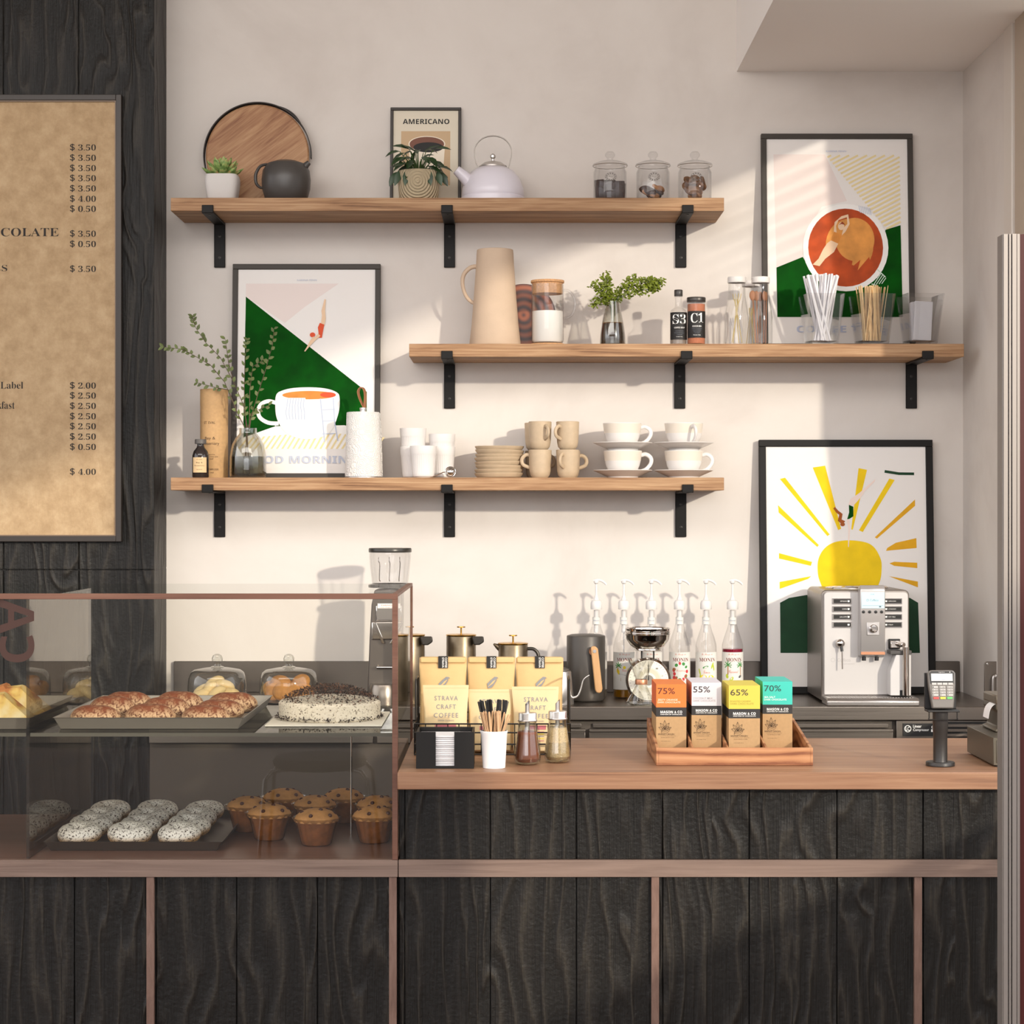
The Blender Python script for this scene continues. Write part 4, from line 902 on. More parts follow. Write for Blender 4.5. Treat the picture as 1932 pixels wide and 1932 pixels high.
b.prism([(x0-.007, 0), (.030, 0), (.034, gz(1112)), (.0, gz(1109)), (x0+.012, gz(1112)), (x0+.004, gz(1140)), (x0-.001, gz(1200)), (x0-.006, gz(1290))], -.04, .06)
b.build('housing', STEELD, t, bevel=.004)
MB().box(-.035, .034, -.048, -.041, gz(1170), gz(1140)).box(-.046, .034, -.049, -.0405, gz(1205), gz(1171)).build('front_panel', CHROME, t, bevel=.003)
MB().box(-.030, .03, -.0495, -.0485, gz(1146), gz(1137), 0).text('DANGER', -.020, .02, gz(1141.5), gz(1139), -.0497, 1).text('keep fingers clear', -.024, .024, gz(1145.5), gz(1143.5), -.0497, 1).build('warning_label', [WHT, RED], t, smooth=False)
MB().prism([(-.040, gz(1172)), (-.034, gz(1172)), (-.010, gz(1212)), (-.018, gz(1212))], -.056, -.0495).prism([(.040, gz(1172)), (.034, gz(1172)), (.002, gz(1212)), (.010, gz(1212))], -.056, -.0495).build('chute', CHROME, t, bevel=.001)
MB().tube([(-.03, -.041, gz(1255)), (-.03, -.062, gz(1256)), (.02, -.062, gz(1256)), (.02, -.041, gz(1255))], .004, 10).build('portafilter_fork', CHROME, t)
MB().lathe([(0, gz(1287)), (.036, gz(1287)), (.040, gz(1295)), (.042, gz(1312)), (.042, 0.0), (0, 0)], 40, -.012, -.062).build('grounds_tray', STEEL, t)
# glass cloches
def cloche(px, kind, lab):
    D = 5.20; t = thing('glass_cloche', lab, 'cloche', (PX(px, D), D, B0), group='glass cloches on the steel counter')
    MB().lathe([(0, 0), (.072, 0), (.080, .003), (.082, .006), (.0, .006)], 56).build('plate', mat('steel_plate', '#a9a39d', .25, .9), t)
    MB().lathe([(.0775, .0062), (.078, .008), (.078, .045), (.076, .064), (.070, .079), (.060, .086), (.030, .091), (.016, .092), (.0, .092)], 64).build('dome', GLASS, t)
    MB().lathe([(.0115, .0925), (.018, .0935), (.010, .096), (.0085, .101), (.0135, .108), (.0145, .116), (.011, .124), (.005, .127), (0, .1275)], 36).build('knob', GLASS, t)
    return t
cloche(410, 'cheese', 'glass cloche over pale bread slices, left of the two at the steel upstand')
cloche(545, 'cookie', 'glass cloche over round brown cookies, right of the two at the steel upstand')
R_ = random.Random(2); D = 5.2
CR = mat('bread_pale', '#dfc48e', .8, var=.12, vscale=40, bump=.3, bscale=120); CK = mat('cookie_gold', '#b9803f', .8, var=.22, vscale=50, bump=.4, bscale=200)
for k, (dx, dy, dz, ry, rz) in enumerate(((-.043, .0, .026, -.5, .2), (-.020, -.025, .030, -.9, .1), (.004, -.038, .022, -.6, 0), (.022, -.005, .040, .3, .4), (.040, -.022, .020, .1, .2), (-.01, .02, .046, -.4, .6), (.03, .03, .022, .5, 0), (-.045, -.034, .016, -.3, .1))):
    o = MB().ball((0, 0, 0), .029, .014, .013, 18, 10, fn=lambda v: (math.copysign(abs(v[0]/.029)**.75*.029, v[0]), v[1], v[2]+.004*math.cos(v[0]*50))).build('bread_slice', CR)
    o.location = (PX(410, D)+dx*.88, D+dy*.88, B0+.0065+dz-.004); o.rotation_euler = (.2, ry, rz); tag(o, 'pale bread slice under the left glass cloche', 'bread', 'bread slices under the cloche')
for k, (dx, dy, dz, rx, ry) in enumerate(((-.035, -.03, .026, 1.2, -.3), (-.012, -.040, .026, 1.3, .1), (.016, -.034, .026, 1.1, .6), (.040, -.026, .026, 1.2, .3), (-.022, .01, .048, .5, .2), (.03, .01, .046, .9, -.5), (.0, .03, .026, 1.2, 0), (-.045, .02, .028, 1.0, .4))):
    o = MB().ball((0, 0, 0), .027, .025, .013, 20, 10).build('cookie', CK)
    o.location = (PX(545, D)+dx, D+dy, B0+.0065+dz-.002); o.rotation_euler = (rx, ry, 0); tag(o, 'round golden cookie under the right glass cloche', 'cookie', 'cookies under the cloche')
# french presses
ANT = mat('antique_steel', '#7a6c58', .35, .85, var=.2, vscale=30)
def press(px, ytop, D, spout, lab, hs=1, rzh=None):
    t = thing('french_press', lab, 'coffee press', (PX(px, D), D, B0), group='brass topped french presses')
    H = PZ(ytop, D)-B0; R = .0385
    MB().lathe([(0, 0), (R, 0), (R+.001, .002), (R+.001, H-.004), (R, H-.002), (R-.003, H-.002), (R-.003, .01), (0, .01)], 48).build('body', ANT, t)
    MB().lathe([(0, H-.002), (R+.0015, H-.002), (R+.002, H-.001), (R+.002, H+.001), (R, H+.002), (0, H+.003)], 48).build('lid_rim', BRASS, t)
    MB().lathe([(.0022, H+.002), (.0022, H+.022), (0, H+.023)], 12).lathe([(0, H+.020), (.011, H+.020), (.0115, H+.0215), (.011, H+.023), (0, H+.0235)], 24).build('plunger', BRASS, t)
    if hs == 0:
        MB().prism([(.030, H-.002), (.060, H-.002), (.062, H-.016), (.050, H-.024), (.034, H-.024)], -.045, -.020).build('handle', mat('handle_dark', '#3a352f', .4, .5), t, bevel=.003)
    else:
        MB().tube([(R, 0, H-.014), (R+.018, 0, H-.016), (R+.030, 0, H-.035), (R+.030, 0, H-.09), (R+.012, 0, H-.10), (R, 0, H-.10)], .0048, 10).build('handle', mat('handle_dark', '#3a352f', .4, .5), t)
        MB().tube([(-R+.006, 0, H-.014), (-R-.004, 0, H-.007), (-R-.014, 0, H-.001)], [.010, .007, .002], 12).build('spout', ANT, t)
    return t
press(773, 1198, 5.155, 0, 'brass topped french press seen through the side glass of the case', 0)
press(870, 1198, 5.24, 0, 'tall french press with square dark handle behind the left coffee bag', 0)
press(968, 1214, 5.25, 1, 'lower french press with curved handle and pointed spout behind the coffee bags', 1)
# gooseneck kettle
D = 5.135
t = thing('gooseneck_kettle', 'pale grey metal gooseneck kettle peeking out behind the right coffee bag', 'kettle', (PX(1052, D), D, B0))
MB().lathe([(0, 0), (.042, 0), (.0435, .003), (.036, .085), (.034, .088), (0, .089)], 40).build('body', mat('satin_silver'), t)
MB().lathe([(0, .0895), (.030, .0895), (.031, .093), (.012, .098), (.006, .102), (.008, .108), (0, .112)], 32).build('lid', SILVER, t)
MB().tube([(.038, -.01, .018), (.052, -.012, .023), (.060, -.012, .040), (.066, -.012, .062), (.073, -.012, .071), (.083, -.012, .077)], [.004, .003, .0024, .002, .002, .002], 10).build('spout', SILVER, t)
# dark milk pitcher with wood handle
D = 5.235
t = thing('milk_pitcher', 'dark grey cylindrical pitcher with pale wooden handle, left of the syrup bottles', 'pitcher', (PX(1105.5, D), D, B0))
DGM = mat('dark_grey_metal', '#4b4641', .42, .4)
MB().lathe([(0, 0), (.044, 0), (.049, .004), (.0515, .014), (.0515, .172), (.0505, .174), (.049, .172), (.049, .16), (0, .158)], 56).build('body', DGM, t)
MB().lathe([(0, .160), (.0485, .168), (.0495, .174), (.040, .177), (0, .178)], 40).build('lid', DGM, t)
MB().tube([(.016, -.046, .135), (.018, -.066, .135)], .011, 20).build('handle_boss', mat('walnut_peg', '#8a5632', .5), t)
MB().prism([(.010, .146), (.014, .150), (.022, .150), (.029, .144), (.041, .038), (.039, .030), (.032, .026), (.024, .029), (.021, .036)], -.072, -.062).build('handle', wood('handle_oak', [(.3, '#b98a5c'), (.6, '#cda071'), (.8, '#dab589')], 'z', 90, 8, .5, .1, 1), t, bevel=.003)
MB().tube([(.020, -.0715, .137), (.020, -.0738, .137)], .0045, 16).build('bolt', SILVER, t)
# syrup bottles
def syrup(px, lab, liq, art, lvl, full=False):
    D = 5.325; t = thing('syrup_bottle', lab, 'bottle', (PX(px, D), D, B0), group='syrup bottles with white pumps')
    G = MB().lathe([(0, .001), (.026, .001), (.0278, .004), (.0278, .120), (.0272, .135), (.023, .150), (.015, .172), (.0098, .190), (.0090, .200), (.0090, .222)], 40); G.build('glass_body', JARG, t)
    MB().lathe([(0, .003), (.0262, .003), (.0262, lvl), (0, lvl)], 32).build('syrup', mat('syrup_'+liq[0], liq[1], .1, 0, .5, trans=.55), t)
    MB().lathe([(.0098, .224), (.0145, .224), (.0152, .226), (.0152, .240), (.0125, .246), (.0075, .248), (.0055, .254), (.0035, .260), (.003, .262), (.003, .288), (.0065, .291), (.0065, .297), (0, .298)], 32).build('pump_cap', mat('pump_white', '#dedad6', .35), t)
    MB().tube([(-.008, 0, .296), (.004, 0, .298), (.014, 0, .296), (.022, 0, .291), (.026, 0, .286)], [.003, .0042, .0036, .003, .0024], 10).build('nozzle', mat('pump_white'), t)
    MB().lathe([(0, .165), (.0062, .165), (.0062, .222), (0, .222)], 20).lathe([(0, .02), (.0016, .02), (.0016, .165), (0, .165)], 8).build('pump_tube', mat('pump_white'), t)
    c = MB().wrapquad(.0104, -.0315, .0315, .186, .204, 0); c.wrapquad(.0108, -.014, .012, .186, .193, 0).text('Monin', -.008, .008, .1945, .1975, m=1, wrap=.0111); c.build('neck_label', [mat('label_white', '#dcd9d2', .6), GREY], t, smooth=False, recalc=False)
    l_ = MB().wrapquad(.0284, -.040, .040, .022, .1165, 0); R1 = .0286
    l_.text(SCRIPT('Le Sirop de'), -.015, .016, .1075, .1135, m=6, wrap=R1).text(BSERIF('MONIN'), -.0215, .0235, .093, .1025, m=1, wrap=R1, off=-.004)
    def W_(x, z): return (R1*math.sin(x/R1), -R1*math.cos(x/R1), z)
    def blob(cx, cz, rx, rz, m, rot=0):
        l_.add([W_(cx+rx*math.cos(a)*math.cos(rot)-rz*math.sin(a)*math.sin(rot), cz+rx*math.cos(a)*math.sin(rot)+rz*math.sin(a)*math.cos(rot)) for a in [2*PI*i/12 for i in range(12)]], [tuple(range(12))], m)
    def frond(cx, cz, s_, m):
        for a in (.1, .7, 1.5, 2.3, 3.0, -.5, 3.7): blob(cx+s_*.5*math.cos(a), cz+s_*.5*math.sin(a)-s_*.15*abs(math.cos(a)), s_*.55, s_*.13, m, a)
    if art == 'van':
        frond(-.017, .083, .010, 2); blob(-.018, .072, .0012, .010, 3); blob(-.019, .070, .003, .006, 4); blob(-.016, .066, .003, .006, 4); blob(-.006, .060, .010, .0012, 5, -.2); blob(.018, .082, .006, .003, 2, .5); blob(.0, .078, .004, .004, 4)
        l_.text(SCRIPT('Vanille'), -.007, .018, .068, .075, m=6, wrap=R1); l_.add([W_(-.010, .044), W_(.014, .044), W_(.014, .052), W_(-.010, .052)], [(0, 1, 2, 3)], 3)
    elif art == 'berry':
        for i in range(11):
            a = 2*PI*i/11; blob(.001+.018*math.cos(a), .068+.021*math.sin(a), .0042, .0032 if i % 2 else .0045, (7, 2, 2)[i % 3], a)
        for x, z in ((-.017, .052), (-.013, .050), (.015, .055), (-.018, .072)): blob(x, z, .0045, .0055, 7)
        l_.text(SCRIPT('Strawberry'), -.011, .014, .066, .073, m=6, wrap=R1)
    elif art == 'lemon':
        blob(-.010, .053, .0095, .0070, 4, .2); blob(.012, .052, .0085, .0068, 4, -.3); blob(-.004, .079, .008, .0028, 2, .3); blob(.015, .083, .0025, .009, 8, -.4); blob(.019, .078, .0022, .009, 8, .2); blob(-.020, .066, .002, .010, 8, .3); blob(-.019, .052, .002, .010, 8, -.1)
        l_.text(SCRIPT('Lemon'), -.010, .008, .063, .071, m=6, wrap=R1)
    else:
        frond(-.016, .085, .011, 2); frond(.018, .085, .010, 2); l_.add([W_(-.017, .060), W_(-.014, .060), W_(-.014, .082), W_(-.0165, .082)], [(0, 1, 2, 3)], 3); l_.add([W_(.019, .058), W_(.021, .058), W_(.020, .082), W_(.018, .082)], [(0, 1, 2, 3)], 3)
        blob(-.018, .056, .004, .006, 8, .3); blob(-.006, .048, .004, .008, 8, -.6); blob(.018, .055, .005, .003, 5, .6); l_.text(SCRIPT('Coconut'), -.013, .013, .064, .072, m=6, wrap=R1)
    l_.build('label', [mat('label_white'), mat('monin_red', '#7a2f22', .6), mat('leaf_print', '#3c8a3c', .7), mat('ochre_print', '#a87432', .7), mat('lemon_print', '#e8cf1a', .7), mat('steel_print', '#5a5a58', .7), mat('pink_print', '#d58a78', .7), mat('berry_print', '#c8343a', .7), mat('lime_print', '#b6c43a', .7)], t, smooth=False, recalc=False)
SY = [(1125, 'white pump syrup bottle mostly hidden behind the dark milk pitcher', ('clear', '#d9cdb8'), 'berry', .10), (1177, 'vanilla syrup bottle with palm label and amber syrup, beside the milk pitcher', ('amber', '#b07a16'), 'van', .032),
      (1229, 'syrup bottle with white pump standing behind the steel scale bowl', ('clear', '#d9cdb8'), 'berry', .06), (1282, 'syrup bottle with strawberry wreath label behind the orange chocolate box', ('brown', '#7a4a2a'), 'berry', .10),
      (1332, 'syrup bottle with yellow lemon label behind the white chocolate box', ('orange', '#c87a4a'), 'lemon', .10), (1382, 'syrup bottle with two palm trees label and red syrup, nearest the sun poster', ('red', '#a3123a'), 'palm', .124)]
for a in SY: syrup(*a)
for o in list(C.objects):
    if o.name.startswith('syrup_bottle') and o.location.z < 1: o.scale = (1.03, 1.03, 1.07)
# kitchen scale
D = 5.20
t = thing('kitchen_scale', 'chrome kitchen scale with round cream dial and polished bowl on top', 'scale', (PX(1222, D), D, B0))
dk = mat('dial_cream', '#efe9da', .5)
MB().lathe([(0, -.03), (.052, -.03), (.057, -.026), (.0595, -.004), (.0595, .022), (.055, .028), (0, .028)], 56).xf(Matrix.Rotation(PI/2, 4, 'X')).xf(Matrix.Translation((0, 0, .060))).build('dial_housing', CHROME, t)
d_ = MB().disc(0, .060, .053, -.0285, 0, 56)
for i in range(40):
    a = 2*PI*i/40; r0 = .047 if i % 5 else .044; d_.flat([(r0*math.cos(a-.01), .060+r0*math.sin(a-.01)), (.050*math.cos(a-.01), .060+.050*math.sin(a-.01)), (.050*math.cos(a+.01), .060+.050*math.sin(a+.01)), (r0*math.cos(a+.01), .060+r0*math.sin(a+.01))], -.0287, 1)
for i in range(10):
    a = PI/2-2*PI*i/10; x, z = .038*math.cos(a), .060+.038*math.sin(a); d_.text(str(i) if i else '0', x-.003, x+.003, z-.002, z+.002, -.0287, 1)
d_.ring(0, .060, .020, .031, -.0286, 2, 40).disc(0, .060, .014, -.0287, 1).flat([(-.0015, .060), (.0015, .060), (.0006, .104), (-.0006, .104)], -.0289, 3).ring(0, .060, .0325, .033, -.0287, 1, 40)
d_.build('dial', [dk, mat('dial_grey', '#8c867c', .5), mat('dial_ring', '#d5cdb6', .5), BLK], t, smooth=False, recalc=False)
MB().box(-.050, .050, -.03, .03, 0, .004).prism([(-.048, .004), (-.058, .0), (-.040, .030)], -.012, .012).prism([(.048, .004), (.058, 0), (.040, .030)], -.012, .012).build('foot', CHROME, t, bevel=.001)
for x in (-.016, .016): MB().tube([(x, 0, .115), (x, 0, .137)], .0022, 8).build('support', mat('black_plastic'), t)
MB().lathe([(0, .137), (.034, .137), (.037, .139), (.035, .142), (.045, .149), (.057, .167), (.0585, .178), (.060, .180), (.060, .183), (.0585, .184), (.060, .186), (.060, .189), (.0585, .190), (.0600, .195), (.0590, .1965), (.0565, .194), (.054, .168), (.040, .149), (0, .145)], 56).build('bowl', CHROME, t)
# glass pour-over brewer
D = 5.13
t = thing('pour_over_brewer', 'hourglass shaped glass pour-over brewer with copper collar before the scale', 'coffee brewer', (PX(1210, D), D, B0))
MB().lathe([(0, .001), (.032, .001), (.0345, .004), (.033, .014), (.0135, .052), (.0135, .062), (.0265, .100), (.036, .118), (.0365, .119)], 48).build('glass_body', GLASS, t)
MB().lathe([(.0135, .053), (.0160, .053), (.0162, .055), (.0162, .064), (.0155, .066), (.0140, .066)], 40).build('collar', mat('copper', '#c98e6c', .35, .7), t)
# espresso machine
Yf = 5.17; X0, X1 = PX(1550, Yf), PX(1716, Yf); cx = (X0+X1)/2
t = thing('espresso_machine', 'silver automatic espresso machine with blue display on the steel counter', 'coffee machine', (cx, Yf, B0))
MSL = mat('machine_silver', '#c9c4c0', .36, .3, .5); MSD = mat('machine_side', '#8f8780', .35, .8)
h = PZ(1113, Yf)-B0; wd = (X1-X0)/2; e = .014
def rrect(x0, x1, z0, z1, r, n=6, bot=True):
    P = []
    for (cx_, cz_, a0) in ((x1-r, z1-r, 0), (x0+r, z1-r, PI/2)): P += [(cx_+r*math.cos(a0+PI/2*i/n), cz_+r*math.sin(a0+PI/2*i/n)) for i in range(n+1)]
    if bot:
        for (cx_, cz_, a0) in ((x0+r, z0+r, PI), (x1-r, z0+r, 1.5*PI)): P += [(cx_+r*math.cos(a0+PI/2*i/n), cz_+r*math.sin(a0+PI/2*i/n)) for i in range(n+1)]
    else: P += [(x0, z0), (x1, z0)]
    return P
MB().prism(rrect(-wd, wd, .006, h, e, bot=False), .004, .25).build('housing', MSD, t, bevel=.003)
MB().prism(rrect(-wd+.006, wd-.004, .022, h-.005, e*.8, bot=False), -.004, .006).build('front_panel', MSL, t, bevel=.002)
MB().lathe([(0, 0), (.085, 0), (.085, .003), (.078, .007), (0, .009)], 40, sy=.8).xf(Matrix.Translation((0, .13, h))).build('bean_lid', mat('chrome'), t)
def mz(y): return PZ(y, Yf)-B0
def mx_(x): return PX(x, Yf)-cx
# central head
hd = MB(); xa, xb = mx_(1618), mx_(1665)
hd.prism([(-.040, mz(1111)), (-.040, mz(1225)), (-.034, mz(1235)), (-.004, mz(1240)), (-.002, mz(1108)), (-.03, mz(1103))], xa, xb, 'x'); hd.build('brew_head', mat('head_silver', '#c3bebb', .3, .6), t, bevel=.003)
MB().box(xa+.002, xb-.001, -.0408, -.036, mz(1233), mz(1228)).build('head_trim', mat('copper'), t)
sr = MB().box(mx_(1620.5), mx_(1663), -.0412, -.0398, mz(1146), mz(1116), 0)
sr.ring(mx_(1631.5), mz(1131), .0022, .003, -.0414, 1, 16).text('Coffeco', mx_(1636), mx_(1652), mz(1133), mz(1129), -.0414, 1).flat([(mx_(1622), mz(1141)), (mx_(1661), mz(1141)), (mx_(1661), mz(1141.5)), (mx_(1622), mz(1141.5))], -.0414, 1).flat([(mx_(1653), mz(1144.5)), (mx_(1657), mz(1144.5)), (mx_(1657), mz(1142)), (mx_(1653), mz(1142))], -.0414, 1).text('12:45', mx_(1637), mx_(1644), mz(1121), mz(1119), -.0414, 1)
sm = mat('screen_blue', '#b9dbe6', .2, emit=.35); sr.build('screen', [sm, mat('ink_grey', '#5a6468', .5)], t, smooth=False)
for px in (1624, 1635.5, 1647, 1658): MB().lathe([(0, 0), (.0040, 0), (.0040, .002), (0, .0025)], 20).xf(Matrix.Rotation(PI/2, 4, 'X')).xf(Matrix.Translation((mx_(px), -.040, mz(1153)))).build('button', mat('black_plastic'), t)
kb = MB().box(mx_(1630), mx_(1654), -.0425, -.039, mz(1197), mz(1172)); kb.build('knob_plate', mat('head_silver'), t, bevel=.002)
MB().lathe([(0, 0), (.0115, 0), (.011, .007), (.009, .009), (0, .0095)], 36).xf(Matrix.Rotation(PI/2, 4, 'X')).xf(Matrix.Translation((mx_(1642), -.0425, mz(1184)))).build('knob', mat('chrome'), t)
for px in (1627, 1651): MB().lathe([(0, -.010), (.0055, -.010), (.0055, 0), (0, 0)], 20).xf(Matrix.Translation((mx_(px), -.022, mz(1238)))).build('spout', mat('black_plastic'), t)
BT = [['ESPRESSO', 'COFFEE', 'LONG COFFEE', ''], ['CAPPUCCINO', 'LATTE MACCHIATO', 'HOT MILK', 'STEAM']]
for s_ in (0, 1):
    for k in range(4):
        yy = 1134+k*14.8; xa_, xb_ = ((1570, 1606), (1666.5, 1701))[s_]
        b = MB().box(mx_(xa_), mx_(xb_), -.0075, -.0035, mz(yy+5.4), mz(yy-5.4), 0).box(mx_(xa_+2.2), mx_(xb_-1.6), -.0082, -.0074, mz(yy+3.8), mz(yy-3.8), 1)
        if BT[s_][k]:
            L_ = min(18, 2.1*len(BT[s_][k]));
            if s_ == 0: b.text(BT[0][k], mx_(1598-L_*.8), mx_(1597), mz(yy+1), mz(yy-1), -.0084, 2)
            else: b.text(BT[1][k], mx_(1675), mx_(1675+L_*.8), mz(yy+1), mz(yy-1), -.0084, 2)
        bxp = 1600 if s_ == 0 else 1671
        b.prism([(mx_(bxp-1.6), mz(yy+1.6)), (mx_(bxp+1.6), mz(yy+1.6)), (mx_(bxp+2), mz(yy-1.6)), (mx_(bxp-2), mz(yy-1.6))], -.0086, -.0082, m=2)
        b.build('drink_button', [mat('chrome'), BLK, WHT], t, smooth=False)
MB().ring(mx_(1571), mz(1245), .0045, .0055, -.0043, 0, 20).text('Coffeco', mx_(1579), mx_(1604), mz(1248), mz(1242), -.0043, 0).text('super automatic', mx_(1590), mx_(1612), mz(1254), mz(1251), -.0043, 0).build('engraving', mat('engraved', '#b3aeab', .5), t, smooth=False, recalc=False)
MB().ball((mx_(1584), -.014, mz(1213)), .012).build('steam_ball', mat('chrome'), t)
MB().tube([(mx_(1585), -.020, mz(1219)), (mx_(1586), -.022, mz(1228))], .0038, 12).build('wand_collar', mat('black_plastic'), t)
MB().tube([(mx_(1586), -.022, mz(1226)), (mx_(1586.5), -.024, mz(1261))], .0019, 12).build('steam_wand', mat('chrome'), t)
# milk unit on the right
MB().box(mx_(1673), mx_(1713), -.050, -.0045, mz(1232), mz(1225)).build('milk_bracket', mat('bracket_dark', '#4a4643', .4), t, bevel=.001)
MB().box(mx_(1675), mx_(1697), -.012, -.0045, mz(1224), mz(1205)).build('milk_socket', mat('black_plastic'), t, bevel=.002)
MB().box(mx_(1677), mx_(1696), -.022, -.0125, mz(1222), mz(1208)).tube([(mx_(1690), -.02, mz(1214)), (mx_(1697), -.055, mz(1214))], .0065, 14).build('milk_connector', mat('chrome'), t, bevel=.002)
MB().prism([(mx_(1673), .024), (mx_(1712), .024), (mx_(1712), mz(1233)), (mx_(1684), mz(1233)), (mx_(1673), mz(1262))], -.048, -.0045).build('milk_tank', mat('tank_white', '#cfcbc8', .35), t, bevel=.002)
MB().tube([(mx_(1701), -.056, .026), (mx_(1701), -.056, mz(1218))], .0085, 24).build('milk_tube', mat('chrome'), t)
MB().box(mx_(1691), mx_(1695.5), -.0492, -.047, mz(1310), mz(1299)).build('level_window', mat('black_plastic'), t)
# drip tray
MB().prism([(-.083, .0), (.004, .0), (.004, .020), (-.074, .020), (-.083, .013)], mx_(1551), mx_(1716)+.010, 'x').build('drip_tray', mat('tray_steel', '#b3ada8', .28, .9), t, bevel=.003)
gr = MB()
for k in range(30): gr.box(mx_(1562)+k*.0072, mx_(1562)+k*.0072+.003, -.066, -.008, .0202, .0212)
gr.build('drip_grate', mat('tray_steel'), t)
# steel stand at the right wall end
D = 5.12
t = thing('steel_rack', 'upright steel plate with rounded loop handle at the right end of the steel counter', 'rack', (PX(1880, D), D, B0))
MB().prism(rrect(PX(1857, D)-PX(1880, D), .045, .001, PZ(1248, D)-B0, .008, bot=False), .0, .004).build('plate', STEEL, t, bevel=.001)
MB().tube([(-.012, -.012, .002), (-.012, -.012, .068), (-.006, -.012, .076), (.002, -.012, .079), (.045, -.012, .079)], .0035, 10).build('loop_handle', mat('satin_silver'), t)
MB().lathe([(0, 0), (.004, 0), (.003, .002), (0, .0025)], 16).xf(Matrix.Rotation(PI/2, 4, 'X')).xf(Matrix.Translation((-.023, 0, .107))).build('screw', mat('chrome'), t)
# ================================================================ FRONT BAR COUNTER
FD = 3.80; PD = 3.84
XC = PX(750.5, PD)     # right end of the display case
t = thing('bar_counter', 'long front bar counter with charred plank front and pinkish wood rails', 'counter', (0, 0, 0))
XE = 1.16
SLX = XC+.0015
MB().box(SLX, XE, FD, PX(0, 1)*0+4.378, PZ(1490, FD), .8995).build('worktop', COUNTERW, t, bevel=.002)
def planks(x0, x1, zb, zt, seams, y0=PD+.012):
    b = MB(); xs = [x0]+sorted(s for s in seams if x0 < s < x1)+[x1]
    for a, c in zip(xs, xs[1:]): b.box(a+.0012, c-.0012, y0, y0+.02, zb, zt)
    b.box(x0, x1, y0+.006, y0+.022, zb, zt); return b
SE = [PX(p, PD) for p in (763, 925, 1088, 1251, 1415, 1581, 1744)]+[PX(138-153*k, PD) for k in range(-4, 8)]
SR = [PX(p, PD) for p in (763, 925, 1088, 1251, 1415, 1581, 1744)]; SL = [PX(p, PD) for p in (598, 445, 292, 138, -15, -168, -320)]
zr0, zr1 = PZ(1655, PD), PZ(1623, PD)
planks(SLX, XE, zr1, PZ(1490, PD), SR).build('upper_plank_panel', CHAR, t, bevel=.001)
planks(SLX, XE, 0, zr0, SR).build('lower_plank_panel', CHAR, t, bevel=.001)
planks(-2.2, XC-.0015, 0, zr0, SL).build('left_plank_panel', CHAR, t, bevel=.001)
MB().box(SLX, XE, PD, PD+.012, zr0, zr1).build('front_rail', RAILW, t, bevel=.0008)
MB().box(-2.2, XC, PD, PD+.012, zr0, zr1).build('case_rail', RAILW, t, bevel=.0008)
for p in (283, 741, 1236.5, 1733): MB().box(PX(p-7.2, PD), PX(p+7.2, PD), PD+.002, PD+.0135, 0, zr0-.0003).build('post', POSTW, t, bevel=.0008)
MB().box(-2.2, XE, PD+.035, 4.37, .05, zr0).build('carcass', mat('carcass_dark', '#2a241f', .8), t)
MB().box(SLX+.02, XE, PD+.035, 4.37, zr0+.001, .86).build('upper_carcass', mat('carcass_dark'), t)
# ================================================================ DISPLAY CASE
BD = 4.42; ZB = zr1+.0005; ZT = PZ(1120, PD); XLc = -2.2; bw = .011
t = thing('display_case', 'large glass pastry display case with thin reddish wood frame', 'display case', (0, 0, 0))
CW = wood('case_wood', [(.28, '#543528'), (.5, '#6a4738'), (.75, '#7a5746')], 'x', 110, 3, .45, .15)
f = MB()
f.box(XLc, XC, PD, PD+bw, ZT-bw, ZT).box(XC-bw, XC, PD+bw, BD-.006, ZT-bw*.6, ZT)
f.box(XC-bw, XC, PD, PD+bw, ZB, ZT-bw).box(XC-.005, XC, BD-.006, BD, ZB, ZT-.006)
f.build('frame', CW, t, bevel=.0006)
MB().box(XLc, XC-.001, PD+.0125, BD, ZB-.012, ZB).build('case_floor', wood('case_floor_wood', [(.3, '#5f4438'), (.6, '#705246'), (.8, '#806154')], 'x', 60, 3, .4, .1), t)
MB().flat([(XLc, ZB+.001), (XC-bw, ZB+.001), (XC-bw, ZT-bw), (XLc, ZT-bw)], PD+.005).build('front_glass', PANE, t, smooth=False)
MB().add([(XC-.003, PD+bw, ZB+.001), (XC-.003, BD-.006, ZB+.001), (XC-.003, BD-.006, ZT-.006), (XC-.003, PD+bw, ZT-.007)], [(0, 1, 2, 3)]).build('side_glass', PANE, t, smooth=False)
MB().add([(XLc, PD+bw, ZT-.0015), (XC-bw, PD+bw, ZT-.0015), (XC-bw, BD-.006, ZT-.0015), (XLc, BD-.006, ZT-.0015)], [(0, 1, 2, 3)]).build('top_glass', glass('top_pane', '#f4f6f4', .04, .25, 0), t, smooth=False)
XP = -.950
MB().box(XP-.003, XP+.003, PD+.008, BD-.008, ZB+.001, ZT-bw).build('partition_glass', glass('partition_pane', '#d9d4cc', .05, .95, 0), t, smooth=False)
ZS = PZ(1384, PD)
for a, b_ in ((XLc, XP-.004), (XP+.004, XC-bw-.001)):
    s_ = MB().box(a, b_, PD+.012, BD-.02, ZS-.007, ZS); s_.build('shelf', glass('shelf_glass', '#c9c9c0', .05, .5, 0.02), t, smooth=False)
    MB().box(a, b_, PD+.0105, PD+.0118, ZS-.007, ZS).build('shelf_edge', mat('glass_edge', '#4d4a40', .3), t)
MB().tube([(PX(652, 4.0), PD+.30, ZB+.001), (PX(652, 4.0), PD+.30, ZS-.008)], .0018, 8).build('shelf_support', mat('chrome'), t)
dc = MB().text('CAFE', -.140, .0, -.075, 0, 0, 0, .012)
mt = mat('reflection_brown', '#3a2018', .7)
